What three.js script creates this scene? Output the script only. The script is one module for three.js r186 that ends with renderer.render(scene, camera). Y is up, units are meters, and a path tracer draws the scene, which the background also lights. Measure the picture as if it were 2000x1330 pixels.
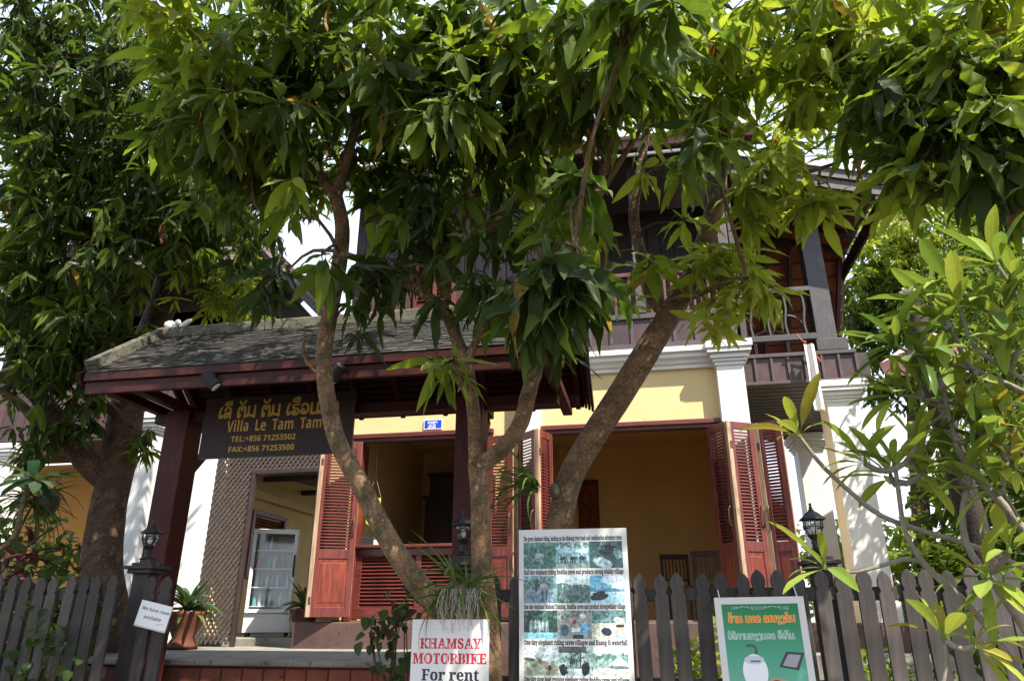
import * as THREE from 'three';
import { mergeGeometries, mergeVertices } from 'three/addons/utils/BufferGeometryUtils.js';
import { RoundedBoxGeometry } from 'three/addons/geometries/RoundedBoxGeometry.js';
import { ImprovedNoise } from 'three/addons/math/ImprovedNoise.js';

// ---------------------------------------------------------------- camera, sky, sun, exposure
const scene = new THREE.Scene();
const camera = new THREE.PerspectiveCamera(51.13, 1024 / 680, 0.05, 400);
{
  const yaw = THREE.MathUtils.degToRad(10.5), pitch = THREE.MathUtils.degToRad(21.4);
  camera.position.set(0, 1.6, 0);
  camera.lookAt(-Math.sin(yaw) * Math.cos(pitch), 1.6 + Math.sin(pitch), -Math.cos(yaw) * Math.cos(pitch));
}
const SUN = new THREE.Vector3(Math.sin(0.9) * Math.cos(0.93), Math.sin(0.93), Math.cos(0.9) * Math.cos(0.93)).normalize();
{
  const w = 256, h = 128, d = new Float32Array(w * h * 4);
  for (let j = 0; j < h; j++) for (let i = 0; i < w; i++) {
    const el = ((j + 0.5) / h - 0.5) * Math.PI, t = Math.pow(Math.max(0, Math.sin(el)), 0.55), k = (j * w + i) * 4;
    d[k] = 0.76 - 0.38 * t; d[k + 1] = 0.78 - 0.27 * t; d[k + 2] = 0.82 - 0.08 * t; d[k + 3] = 1;
  }
  const sky = new THREE.DataTexture(d, w, h, THREE.RGBAFormat, THREE.FloatType);
  sky.mapping = THREE.EquirectangularReflectionMapping; sky.magFilter = THREE.LinearFilter; sky.needsUpdate = true;
  scene.background = sky; scene.environment = sky;
}
const sun = new THREE.DirectionalLight(new THREE.Color(1, 0.94, 0.84), 5);
sun.position.copy(SUN).multiplyScalar(40).add(new THREE.Vector3(-2, 0, -8)); sun.target.position.set(-2, 0, -8);
sun.castShadow = true; sun.shadow.radius = 1; sun.shadow.mapSize.set(4096, 4096);
Object.assign(sun.shadow.camera, { left: -20, right: 20, top: 20, bottom: -20, near: 1, far: 90 });
scene.add(sun, sun.target);
const renderer = new THREE.WebGLRenderer({ antialias: true });
renderer.setSize(1024, 680);
renderer.toneMapping = THREE.LinearToneMapping;
renderer.toneMappingExposure = 2.45;
renderer.shadowMap.enabled = true;

// ---------------------------------------------------------------- helpers
let seed = 20240607;
const rnd = () => { seed = (seed * 1664525 + 1013904223) >>> 0; return seed / 4294967296; };
const rr = (a, b) => a + (b - a) * rnd();
const perlin = new ImprovedNoise();
const fbm = (x, y, z = 0, o = 4) => { let s = 0, a = 0.5; for (let i = 0; i < o; i++) { s += a * perlin.noise(x, y, z + i * 7.3); x *= 2.03; y *= 2.03; a *= 0.5; } return s; };
const V = (x, y, z) => new THREE.Vector3(x, y, z);

function dataTex(n, fn, srgb = true, m = n) {           // fn(u, v) in 0..1 -> [r, g, b] 0..1, tiling left to the caller
  const d = new Uint8Array(n * m * 4);
  for (let j = 0; j < m; j++) for (let i = 0; i < n; i++) {
    const c = fn(i / n, j / m), k = (j * n + i) * 4;
    d[k] = Math.max(0, Math.min(255, c[0] * 255)); d[k + 1] = Math.max(0, Math.min(255, c[1] * 255)); d[k + 2] = Math.max(0, Math.min(255, c[2] * 255)); d[k + 3] = 255;
  }
  const t = new THREE.DataTexture(d, n, m); t.wrapS = t.wrapT = THREE.RepeatWrapping; t.magFilter = THREE.LinearFilter;
  if (srgb) t.colorSpace = THREE.SRGBColorSpace;
  t.needsUpdate = true; return t;
}
const wrapNoise = (u, v, f, o = 4, z = 0) => {           // periodic noise on the unit square
  const a = fbm(u * f, v * f, z, o), b = fbm((u - 1) * f, v * f, z, o), c = fbm(u * f, (v - 1) * f, z, o), d = fbm((u - 1) * f, (v - 1) * f, z, o);
  return (a * (1 - u) + b * u) * (1 - v) + (c * (1 - u) + d * u) * v;
};
const g1 = (x) => [x, x, x];
function canvasTex(w, h, draw) {
  const c = document.createElement('canvas'); c.width = w; c.height = h;
  draw(c.getContext('2d'), w, h);
  const t = new THREE.CanvasTexture(c); t.colorSpace = THREE.SRGBColorSpace; t.magFilter = THREE.LinearFilter; t.anisotropy = 8; return t;
}
const scaled = (t, x, y = x) => { const c = t.clone(); c.repeat.set(x, y); c.needsUpdate = true; return c; };
const lin = (r, g, b) => new THREE.Color().setRGB(r, g, b);
const mat = (col, o = {}) => new THREE.MeshStandardMaterial({ color: Array.isArray(col) ? lin(...col) : col, roughness: 0.8, ...o });
const phys = (col, o = {}) => new THREE.MeshPhysicalMaterial({ color: Array.isArray(col) ? lin(...col) : col, roughness: 0.8, ...o });

// textures: 1 unit of uv = 1 metre
const texGrain = dataTex(256, (u, v) => { const n = wrapNoise(u, v * 0.12, 26, 3) + 0.5 * wrapNoise(u, v, 4, 3, 3); return g1(0.82 + 0.5 * n); });
const texGrainH = dataTex(256, (u, v) => { const n = wrapNoise(u * 0.12, v, 26, 3) + 0.5 * wrapNoise(u, v, 4, 3, 3); return g1(0.82 + 0.5 * n); });
const texWorn = dataTex(512, (u, v) => {
  const g = wrapNoise(u, v * 0.1, 40, 3), b = wrapNoise(u, v, 5, 5, 5), s = wrapNoise(u, v, 40, 2, 9);
  const k = 0.78 + 0.35 * g + 0.3 * b, w = b + 0.6 * s > 0.36 ? 0.2 : 0; return [k + w, k + w * 0.95, k + w * 0.9];
});
const texPlaster = dataTex(512, (u, v) => { const n = wrapNoise(u, v, 3, 5), f = wrapNoise(u, v, 50, 2, 4), s = wrapNoise(u, v, 9, 4, 8); const k = 0.93 + 0.1 * n + 0.05 * f - (s > 0.3 ? 0.06 : 0); return [k, k * 0.995, k * 0.985]; });
const texConcrete = dataTex(512, (u, v) => { const n = wrapNoise(u, v, 4, 5), f = wrapNoise(u, v, 60, 2, 4), b = wrapNoise(u, v, 14, 4, 6); const k = 0.75 + 0.35 * n + 0.15 * f + (b > 0.2 ? -0.2 : 0); return [k, k, k * 0.97]; });
const texMoss = dataTex(512, (u, v) => {
  const n = wrapNoise(u, v, 5, 5), b = wrapNoise(u, v, 16, 4, 6), l = wrapNoise(u, v, 30, 3, 11), k = 0.7 + 0.5 * n;
  if (l > 0.26) return [0.95, 0.96, 0.88];
  return b > 0.12 ? [k * 0.62, k * 0.66, k * 0.5] : [k, k * 0.97, k * 0.9];
});
const texBark = dataTex(512, (u, v) => {
  const f = 0.6 * wrapNoise(u, v, 16, 4) + 0.6 * wrapNoise(u, v, 44, 3, 2), n = wrapNoise(u, v, 4, 4, 5), l = wrapNoise(u, v, 11, 3, 12), m = wrapNoise(u, v, 5, 4, 21);
  const k = 0.66 + 0.95 * f + 0.7 * n; let c = [k, k * 0.88, k * 0.73];
  if (m + 0.5 * f > 0.2) c = [k * 0.66, k * 0.66, k * 0.5];
  if (m < -0.16) c = [k * 1.2, k * 1.12, k * 1.0];
  if (l + 0.3 * f > 0.2) c = [0.95, 0.97, 0.85];
  return c;
});
const texBarkBump = dataTex(512, (u, v) => g1(0.5 + 0.7 * wrapNoise(u, v, 18, 4) + 0.3 * wrapNoise(u, v, 60, 2, 3)), false);
const texFine = dataTex(256, (u, v) => g1(0.5 + 0.6 * wrapNoise(u, v, 30, 4)), false);

const M = {
  yellow: mat([0.78, 0.58, 0.28], { map: texPlaster, roughness: 0.9, bumpMap: texFine, bumpScale: 0.0015 }),
  ochre: mat([0.8, 0.57, 0.26], { map: texPlaster, roughness: 0.9 }),
  white: mat([0.78, 0.77, 0.74], { map: texPlaster, roughness: 0.75, bumpMap: texFine, bumpScale: 0.001 }),
  plinth: mat([0.16, 0.085, 0.075], { map: texConcrete, roughness: 0.7 }),
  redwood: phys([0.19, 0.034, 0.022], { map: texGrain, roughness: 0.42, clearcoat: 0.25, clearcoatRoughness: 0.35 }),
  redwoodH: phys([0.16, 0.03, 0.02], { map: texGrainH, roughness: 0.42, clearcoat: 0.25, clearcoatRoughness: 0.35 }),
  palewood: mat([0.5, 0.33, 0.2], { map: texGrain, roughness: 0.6 }),
  darkwood: phys([0.055, 0.029, 0.025], { map: texGrain, roughness: 0.5, clearcoat: 0.15, clearcoatRoughness: 0.4 }),
  darkwoodH: phys([0.055, 0.029, 0.025], { map: texGrainH, roughness: 0.5, clearcoat: 0.15, clearcoatRoughness: 0.4 }),
  greywood: mat([0.1, 0.075, 0.07], { map: texWorn, roughness: 0.55 }),
  greywoodB: mat([0.085, 0.07, 0.07], { map: texWorn, roughness: 0.5 }),
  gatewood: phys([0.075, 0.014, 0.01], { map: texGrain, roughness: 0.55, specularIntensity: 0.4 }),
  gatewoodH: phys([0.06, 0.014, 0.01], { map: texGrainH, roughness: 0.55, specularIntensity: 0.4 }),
  concrete: mat([0.42, 0.39, 0.34], { map: texConcrete, roughness: 0.9, bumpMap: texFine, bumpScale: 0.003 }),
  mossy: mat([0.2, 0.19, 0.16], { map: texMoss, roughness: 0.95, bumpMap: texFine, bumpScale: 0.006 }),
  iron: mat([0.03, 0.03, 0.028], { roughness: 0.5, metalness: 0.4, map: texConcrete }),
  black: mat([0.015, 0.015, 0.016], { roughness: 0.75 }),
  brass: mat([0.1, 0.07, 0.05], { roughness: 0.45, metalness: 0.7 }),
  glass: phys([0.95, 0.97, 0.96], { transmission: 1, thickness: 0, roughness: 0.05 }),
  terracotta: mat([0.2, 0.06, 0.03], { map: texConcrete, roughness: 0.85 }),
  tileRed: mat([0.3, 0.09, 0.045], { map: texConcrete, roughness: 0.8 }),
  metalWhite: mat([0.7, 0.71, 0.7], { roughness: 0.4 }),
  leather: mat([0.02, 0.015, 0.012], { roughness: 0.5 }),
};
M.yellow.map = scaled(texPlaster, 0.6); M.white.map = scaled(texPlaster, 0.9); M.ochre.map = scaled(texPlaster, 0.5);

// geometry: boxes carry uv in metres
function metreBox(g, w, h, d) {
  const n = g.attributes.normal, p = g.attributes.position, uv = g.attributes.uv, o = rnd() * 3, q = rnd() * 3;
  for (let i = 0; i < p.count; i++) {
    const ax = Math.abs(n.getX(i)), ay = Math.abs(n.getY(i)), az = Math.abs(n.getZ(i)), x = p.getX(i), y = p.getY(i), z = p.getZ(i);
    if (az >= ax && az >= ay) uv.setXY(i, x + o, y + q); else if (ax >= ay) uv.setXY(i, z + o, y + q); else uv.setXY(i, x + o, z + q);
  }
  return g;
}
const bx = (w, h, d, x = 0, y = 0, z = 0) => metreBox(new THREE.BoxGeometry(w, h, d), w, h, d).translate(x, y, z);
const rbx = (w, h, d, x = 0, y = 0, z = 0, r = 0.008) => metreBox(new RoundedBoxGeometry(w, h, d, 1, Math.min(r, w / 2.2, h / 2.2, d / 2.2)), w, h, d).translate(x, y, z);
const span = (x0, x1, y0, y1, z0, z1) => bx(x1 - x0, y1 - y0, z1 - z0, (x0 + x1) / 2, (y0 + y1) / 2, (z0 + z1) / 2);
const rspan = (x0, x1, y0, y1, z0, z1, r) => rbx(x1 - x0, y1 - y0, z1 - z0, (x0 + x1) / 2, (y0 + y1) / 2, (z0 + z1) / 2, r);
const prep = (g) => { g = g.index ? g.toNonIndexed() : g; for (const k of Object.keys(g.attributes)) if (!['position', 'normal', 'uv', 'color'].includes(k)) g.deleteAttribute(k); return g; };
const join = (list) => (list.length === 1 ? list[0] : mergeGeometries(list.map(prep)));
const taken = {};
const numbered = (n) => { const k = taken[n] = (taken[n] ?? -1) + 1; return k ? n + '_' + String(k).padStart(3, '0') : n; };
function mesh(name, geo, m, parent) {
  const o = new THREE.Mesh(Array.isArray(geo) ? join(geo) : geo, m); o.name = parent ? name : numbered(name);
  o.castShadow = o.receiveShadow = true; (parent ?? scene).add(o); return o;
}
function group(name, parent, x = 0, y = 0, z = 0) {
  const o = new THREE.Group(); o.name = parent ? name : numbered(name); o.position.set(x, y, z); (parent ?? scene).add(o); return o;
}
function tag(o, label, category, grp) { o.userData.label = label; if (category) o.userData.category = category; if (grp) o.userData.group = grp; return o; }
const structure = (o) => { o.userData.kind = 'structure'; return o; };
function bar(a, b, w, h) {                               // a rectangular bar from a to b, h measured upwards
  const len = a.distanceTo(b), g = bx(w, h, len), m = new THREE.Matrix4().lookAt(b, a, V(0, 1, 0)).setPosition(a.clone().add(b).multiplyScalar(0.5));
  return g.applyMatrix4(m);
}
function rod(a, b, r0, r1 = r0, n = 6) {
  const len = a.distanceTo(b), g = new THREE.CylinderGeometry(r1, r0, len, n, 1), q = new THREE.Quaternion().setFromUnitVectors(V(0, 1, 0), b.clone().sub(a).normalize());
  return g.applyQuaternion(q).translate((a.x + b.x) / 2, (a.y + b.y) / 2, (a.z + b.z) / 2);
}
function limb(pts, sides = 10, bump = 0.08, step = 0.07) { // a tapered, slightly knobbly tube through [x, y, z, r]
  const c = new THREE.CatmullRomCurve3(pts.map((p) => V(p[0], p[1], p[2])), false, 'centripetal'), L = c.getLength(), n = Math.max(3, Math.ceil(L / step));
  const fr = c.computeFrenetFrames(n, false), pos = [], uv = [], idx = [];
  const lens = c.getLengths(200), at = (u) => { let k = 0; const s = u * L; while (k < 200 && lens[k] < s) k++; return k / 200 * (pts.length - 1); };
  for (let i = 0; i <= n; i++) {
    const u = i / n, p = c.getPointAt(u), t = at(u), k = Math.min(pts.length - 2, Math.floor(t)), r0 = pts[k][3] + (pts[k + 1][3] - pts[k][3]) * (t - k);
    for (let j = 0; j <= sides; j++) {
      const a = j / sides * Math.PI * 2, ca = Math.cos(a), sa = Math.sin(a);
      const dir = fr.normals[i].clone().multiplyScalar(ca).addScaledVector(fr.binormals[i], sa);
      const r = r0 * (1 + bump * 2.2 * fbm(ca * 1.2 + pts[0][0], sa * 1.2, u * L * 2.2 + pts[0][2], 3));
      pos.push(p.x + dir.x * r, p.y + dir.y * r, p.z + dir.z * r); uv.push(j / sides * Math.max(0.25, 6.28 * r0) * 1.0, u * L);
    }
  }
  for (let i = 0; i < n; i++) for (let j = 0; j < sides; j++) { const a = i * (sides + 1) + j, b = a + sides + 1; idx.push(a, b, a + 1, b, b + 1, a + 1); }
  const g = new THREE.BufferGeometry();
  g.setAttribute('position', new THREE.Float32BufferAttribute(pos, 3)); g.setAttribute('uv', new THREE.Float32BufferAttribute(uv, 2)); g.setIndex(idx); g.computeVertexNormals();
  return g;
}
const profile = (pts, len, y0 = 0) => {                  // moulding: outline in (out, up), run along x
  const s = new THREE.Shape(pts.map(([a, b]) => new THREE.Vector2(a, b)));
  const g = new THREE.ExtrudeGeometry(s, { depth: len, bevelEnabled: false, steps: 1 }); g.rotateY(-Math.PI / 2).translate(0, y0, 0); return g; // out -> +z after rotation
};

// ---------------------------------------------------------------- ground
function wmesh(name, geo, m, parent) {                   // geometry given in world metres under a parent that stands elsewhere
  const o = mesh(name, geo, m, parent), p = V(0, 0, 0); let q = parent;
  while (q && q !== scene) { p.add(q.position); q = q.parent; }
  o.position.sub(p); return o;
}
const texSoil = dataTex(512, (u, v) => { const n = wrapNoise(u, v, 6, 5), f = wrapNoise(u, v, 70, 2, 4), k = 0.6 + 0.6 * n + 0.4 * f; return [k, k * 0.93, k * 0.8]; });
structure(mesh('ground', span(-160, 160, -0.3, 0, -300, 60), mat([0.16, 0.14, 0.11], { map: texSoil, roughness: 0.95 })));
structure(mesh('garden_bank', span(-40, 40, 0.004, 0.55, -40, -4.05), mat([0.11, 0.09, 0.05], { map: texSoil, roughness: 0.95 })));
structure(mesh('pavement', span(-40, 40, 0.004, 0.12, -4.04, -2.6), M.concrete));
const lawnMat = mat([0.1, 0.14, 0.03], { map: texSoil, roughness: 1 });
structure(mesh('lawn', span(4.2, 40, 0.56, 1.1, -39, -12), lawnMat));

// porch platform and steps
const porch = group('porch_platform', null, -3.5, 0.55, -8.2);
tag(porch, 'raised concrete porch floor with red tiled step below the signboard', 'platform');
wmesh('floor_slab', rspan(-7.4, -1.85, 1.19, 1.25, -10.0, -6.7, 0.02), M.concrete, porch);
wmesh('slab_body', span(-7.38, -1.87, 0.56, 1.188, -10.0, -6.76), M.terracotta, porch);
wmesh('step', span(-4.5, -1.85, 0.56, 0.95, -6.755, -6.3), M.tileRed, porch);
for (let k = 0; k < 12; k++) wmesh('riser_tile', rspan(-4.46 + k * 0.215, -4.26 + k * 0.215, 0.97, 1.17, -6.76, -6.748, 0.004), M.tileRed, porch);
wmesh('alley_floor', rspan(-7.4, -4.63, 1.2, 1.36, -18, -10.004, 0.02), M.concrete, porch);

// ---------------------------------------------------------------- the villa
const villa = group('villa_house', null, -1.5, 0.55, -9.5);
tag(villa, 'yellow and white two storey villa with red louvred folding doors and dark timber upper floor', 'house');
wmesh('plinth', rspan(-4.62, 1.62, 0.5, 1.57, -13.4, -9.26, 0.02), M.plinth, villa);
wmesh('front_wall', [
  span(-4.4, -4.0, 1.57, 4.8, -9.75, -9.5), span(-4.0, -2.1, 4.04, 4.8, -9.75, -9.5), span(-2.1, -1.33, 1.57, 4.8, -9.75, -9.5),
  span(-1.33, 0.95, 4.04, 4.8, -9.75, -9.5), span(0.95, 1.42, 1.57, 4.8, -9.75, -9.5)], M.yellow, villa);
wmesh('side_wall', span(1.2, 1.42, 1.57, 4.8, -13.2, -9.752), M.yellow, villa); wmesh('side_wall', span(-4.4, -4.2, 1.57, 4.8, -13.2, -9.752), M.yellow, villa);
wmesh('inner_wall', [span(-4.4, 1.42, 1.572, 4.8, -13.4, -13.2), span(-1.72, -1.55, 1.572, 4.6, -13.198, -9.752)], M.ochre, villa);
wmesh('ceiling', span(-4.398, 1.418, 4.6, 4.78, -13.198, -9.754), M.ochre, villa);
wmesh('floor_boards', span(-4.19, 1.19, 1.572, 1.59, -13.19, -9.5), mat([0.36, 0.22, 0.13], { map: texConcrete, roughness: 0.5 }), villa);
// cornice and pilasters
const corn = [[0, 0], [0.05, 0], [0.05, 0.05], [0.08, 0.06], [0.1, 0.1], [0.15, 0.13], [0.15, 0.18], [0.2, 0.2], [0.2, 0.27], [0, 0.27]];
wmesh('cornice', profile(corn, 5.5).translate(1.06, 4.79, -9.498), M.white, villa);
function capital(x0, x1, z0, z1, y, s = 1) {             // a stack of square mouldings whose foot is at y
  const list = [[0.02, 0, 0.05], [0.045, 0.05, 0.09], [0.075, 0.09, 0.13], [0.06, 0.13, 0.16], [0.11, 0.16, 0.22], [0.13, 0.22, 0.32]];
  return list.map(([o, a, b]) => rspan(x0 - o * s, x1 + o * s, y + a * s + 0.0005, y + b * s, z0 - o * s, z1 + o * s, 0.008));
}
const pil = (x0, x1, top) => {
  const g = group('pilaster', villa);
  wmesh('shaft', rspan(x0, x1, 1.572, top, -9.52, -9.33, 0.006), M.white, g);
  if (top < 4.79) wmesh('capital', capital(x0, x1, -9.5, -9.33, top), M.white, g);
};
pil(-1.66, -1.35, 4.795); pil(1.05, 1.4, 4.755);
// lintels, jambs, counter
const frameOf = (x0, x1) => {
  wmesh('lintel', [rspan(x0 - 0.06, x1 + 0.06, 3.95, 4.04, -9.56, -9.44, 0.01), rspan(x0 - 0.09, x1 + 0.09, 4.0, 4.07, -9.5, -9.41, 0.012)], M.redwoodH, villa);
  wmesh('jamb', rspan(x0 - 0.01, x0 + 0.07, 1.575, 3.95, -9.74, -9.46, 0.006), M.redwood, villa);
  wmesh('jamb', rspan(x1 - 0.07, x1 + 0.01, 1.575, 3.95, -9.74, -9.46, 0.006), M.redwood, villa);
};
frameOf(-4.0, -2.1); frameOf(-1.33, 0.95);
const louvreMat = [phys([0.13, 0.024, 0.018], { roughness: 0.45, map: texGrainH }), phys([0.16, 0.028, 0.02], { roughness: 0.45, map: texGrainH })];
const louvreCache = {};
function louvre(w, d = 0.042) { const k = w.toFixed(3) + d; return louvreCache[k] ??= bx(w, 0.007, d).rotateX(0.75); }
function doorLeaf(x0, z0, x1, z1, label, handleSide = 1, pale = false) {
  const w = Math.hypot(x1 - x0, z1 - z0), h = 2.3, g = group('door_leaf', villa, 0, 0, 0), t = 0.038, s = 0.075;
  g.position.set(x0 + 1.5, 1.625 - 0.55, z0 + 9.5); g.rotation.y = -Math.atan2(z1 - z0, x1 - x0);
  if (label) g.userData.label = label;
  mesh('frame', [rspan(0, s, 0, h, -t / 2, t / 2, 0.005), rspan(w - s, w, 0, h, -t / 2, t / 2, 0.005), rspan(s, w - s, 0, 0.12, -t / 2 + 0.001, t / 2 - 0.001, 0.005),
    rspan(s, w - s, h - 0.1, h, -t / 2 + 0.001, t / 2 - 0.001, 0.005), rspan(s, w - s, 0.72, 0.84, -t / 2 + 0.001, t / 2 - 0.001, 0.005)], M.redwood, g);
  mesh('edge_strip', bx(0.003, h - 0.004, t - 0.004, w + 0.0015, h / 2, 0), M.palewood, g);
  if (pale) mesh('pale_stile', rspan(-0.028, 0.03, 0, h, -t / 2 - 0.004, t / 2 + 0.004, 0.006), M.palewood, g);
  mesh('panel', [bx(w - 2 * s, 0.6, 0.014, w / 2, 0.42, 0), rbx(w - 2 * s - 0.05, 0.5, 0.026, w / 2, 0.42, 0, 0.01)], phys([0.25, 0.045, 0.022], { map: texGrain, roughness: 0.4 }), g);
  const n = 33, y0 = 0.86, y1 = h - 0.115;
  for (let k = 0; k < n; k++) { const l = mesh('louvre', louvre(w - 2 * s), louvreMat[k % 2], g); l.position.set(w / 2, y0 + (y1 - y0) * (k + 0.5) / n, 0); }
  const hx = handleSide > 0 ? w - s / 2 : s / 2;
  for (const q of [1, -1]) mesh('handle', new THREE.TubeGeometry(new THREE.CatmullRomCurve3([V(hx, 1.0, q * t / 2), V(hx, 1.03, q * 0.05), V(hx, 1.13, q * 0.065), V(hx, 1.23, q * 0.05), V(hx, 1.26, q * t / 2)]), 10, 0.009, 6), M.brass, g);
  for (const y of [0.2, 2.0]) mesh('hinge', bx(0.03, 0.09, 0.012, 0.01, y, t / 2 + 0.004), M.brass, g);
  return g;
}
doorLeaf(-4.36, -9.12, -3.87, -9.32, 'sunlit leaf beside the lattice screen', 1, true);
doorLeaf(-4.4, -9.14, -4.42, -9.5, 'dark leaf seen edge on');
doorLeaf(-2.06, -9.33, -1.7, -9.25, 'leaf folded back against the white pilaster', 1);
doorLeaf(-1.63, -9.3, -1.36, -9.02, 'shaded leaf folded across the pilaster');
doorLeaf(-1.33, -9.02, -1.2, -9.36, 'leaf folded at the wide opening', 1, true);
doorLeaf(0.86, -9.4, 1.05, -9.06, 'dark inner leaf at the wide opening');
doorLeaf(1.075, -9.06, 1.4, -9.24, 'sunlit leaf with pale edge at the wide opening', 1, true);
doorLeaf(1.45, -9.26, 1.72, -9.1, 'outer leaf by the white columns', -1, true);
doorLeaf(1.44, -9.48, 1.74, -9.34, 'shaded leaf behind the outer leaf');
// reception counter inside the first opening
const counter = group('counter_panel', villa);
wmesh('counter_frame', [rspan(-3.93, -2.17, 1.6, 1.74, -9.62, -9.56, 0.008), rspan(-3.93, -2.17, 2.4, 2.5, -9.62, -9.56, 0.008), rspan(-3.93, -3.85, 1.74, 2.4, -9.62, -9.56, 0.006), rspan(-2.25, -2.17, 1.74, 2.4, -9.62, -9.56, 0.006), rspan(-3.09, -3.01, 1.74, 2.4, -9.618, -9.562, 0.006)], M.redwoodH, counter);
wmesh('counter_top', rspan(-3.95, -2.15, 2.5, 2.545, -9.95, -9.48, 0.012), M.redwoodH, counter);
for (const [a, b] of [[-3.85, -3.09], [-3.01, -2.25]]) for (let k = 0; k < 14; k++) { const l = wmesh('louvre', louvre(b - a, 0.06), louvreMat[k % 2], counter); l.position.add(V((a + b) / 2, 1.765 + k * 0.0465, -9.59)); }
// upper floor: vertical boards
const boardMats = [0, 1, 2].map((k) => phys([0.075 + 0.02 * k, 0.034 + 0.006 * k, 0.034 + 0.004 * k], { map: texWorn, roughness: 0.5 }));
for (let k = 0; k < 19; k++) { const x = -4.33 + k * 0.165; wmesh('wall_board', rspan(x, x + 0.155, 5.06, 8.2, -9.58 - 0.006 * (k % 2), -9.55 + 0.004 * (k % 3), 0.005), boardMats[k % 3], villa); }
wmesh('upper_backing', [span(-4.34, -1.2, 5.06, 8.3, -9.75, -9.62), span(-4.34, -4.2, 5.06, 8.3, -15, -9.76), span(-1.32, -1.2, 5.06, 8.3, -11.4, -9.76)], M.darkwood, villa);
const win = group('window_shutter', villa);
wmesh('frame', [rspan(-3.3, -3.24, 6.0, 7.3, -9.55, -9.49, 0.005), rspan(-2.7, -2.64, 6.0, 7.3, -9.55, -9.49, 0.005), rspan(-3.24, -2.7, 6.0, 6.07, -9.55, -9.49, 0.005), rspan(-3.24, -2.7, 7.23, 7.3, -9.55, -9.49, 0.005), rspan(-3.0, -2.94, 6.07, 7.23, -9.548, -9.492, 0.005)], M.redwood, win);
for (const [a, b] of [[-3.24, -3.0], [-2.94, -2.7]]) for (let k = 0; k < 20; k++) { const l = wmesh('louvre', louvre(b - a, 0.06), louvreMat[k % 2], win); l.position.add(V((a + b) / 2, 6.1 + k * 0.057, -9.52)); }
// balcony over the wide opening
const balc = group('balcony', villa);
wmesh('deck', span(-1.2, 1.42, 5.062, 5.16, -11.4, -9.45), M.darkwoodH, balc);
wmesh('fascia', [rspan(-4.2, 1.42, 5.065, 5.17, -9.44, -9.39, 0.006), rspan(-1.2, 1.42, 5.54, 5.62, -9.44, -9.38, 0.006)], M.greywood, balc);
for (let k = 0; k < 9; k++) { const x = -1.2 + k * 0.2911; wmesh('fascia_panel', span(x + 0.03, x + 0.262, 5.172, 5.538, -9.43, -9.415), boardMats[k % 3], balc); wmesh('batten', rspan(x - 0.02, x + 0.028, 5.172, 5.538, -9.438, -9.395, 0.005), M.greywood, balc); }
wmesh('hand_rail', rspan(-1.2, 1.42, 6.2, 6.27, -9.46, -9.38, 0.01), M.redwoodH, balc);
for (let k = 0; k < 26; k++) { const x = -1.15 + k * 0.1; wmesh('baluster', rspan(x, x + 0.035, 5.62, 6.2, -9.435, -9.4, 0.006), M.redwood, balc); }
for (const x of [-1.2, 0.12, 1.34]) wmesh('post', rspan(x - 0.07, x + 0.07, 5.62, 8.2, -9.5, -9.37, 0.01), M.greywood, balc);
for (let k = 0; k < 12; k++) { const x = -1.19 + k * 0.218; if (k === 4 || k === 5) continue; wmesh('wall_board', rspan(x, x + 0.208, 5.16, 8.2, -11.24, -11.2 + 0.005 * (k % 2), 0.005), M.greywoodB, balc); }
wmesh('back_wall', span(-1.2, 1.42, 5.16, 8.4, -11.4, -11.26), M.darkwood, balc);
wmesh('side_boards', span(1.44, 1.52, 5.062, 8.75, -15, -9.45), M.darkwood, villa);
// main roof
const texTile = dataTex(256, (u, v) => { const n = wrapNoise(u, v, 6, 4), f = wrapNoise(u, v, 40, 2, 4), k = 0.75 + 0.4 * n + 0.2 * f; return [k, k * 0.97, k * 0.95]; });
const greyTile = mat([0.3, 0.28, 0.28], { map: texTile, roughness: 0.85 });
const roof = group('roof', villa);
const slope = (x0, x1, y0, z0, y1, z1, t) => { const len = Math.hypot(y1 - y0, z1 - z0); return bx(x1 - x0, t, len).rotateX(Math.atan2(y1 - y0, z0 - z1)).translate((x0 + x1) / 2, (y0 + y1) / 2, (z0 + z1) / 2); };
wmesh('roof_deck', [slope(-5, 1.9, 8.2, -8.8, 10.9, -12.3, 0.06), slope(-5, 1.9, 10.9, -12.3, 8.2, -15.8, 0.06)], M.darkwood, roof);
{
  const tiles = [];
  for (let r = 0; r < 20; r++) for (let c = 0; c < 46; c++) {
    const u = r / 20, s = new THREE.Shape([new THREE.Vector2(-0.073, 0.26), new THREE.Vector2(-0.073, 0.05), new THREE.Vector2(0, 0), new THREE.Vector2(0.073, 0.05), new THREE.Vector2(0.073, 0.26)]);
    const g = new THREE.ExtrudeGeometry(s, { depth: 0.014, bevelEnabled: false }); // up the slope = +y
    g.rotateX(-Math.PI / 2 + 0.657 - 0.05 + rr(-0.015, 0.015)).translate(-4.93 + c * 0.15 + (r % 2) * 0.075, 8.27 + u * 2.66, -8.72 - u * 3.46); tiles.push(g);
  }
  wmesh('roof_tiles', tiles, greyTile, roof).userData.kind = 'stuff';
}
wmesh('fascia_board', rspan(-5, 1.9, 7.98, 8.13, -8.84, -8.78, 0.006), M.redwoodH, roof);
wmesh('eave_flashing', rspan(-5.02, 1.92, 8.135, 8.26, -8.83, -8.7, 0.006), M.metalWhite, roof);
wmesh('soffit', slope(-4.98, 1.88, 8.0, -8.85, 8.32, -9.55, 0.03), M.darkwoodH, roof);
wmesh('eave_conduit', rod(V(-0.4, 7.92, -8.86), V(1.6, 7.9, -8.86), 0.025, 0.025, 8), M.metalWhite, roof);

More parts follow.
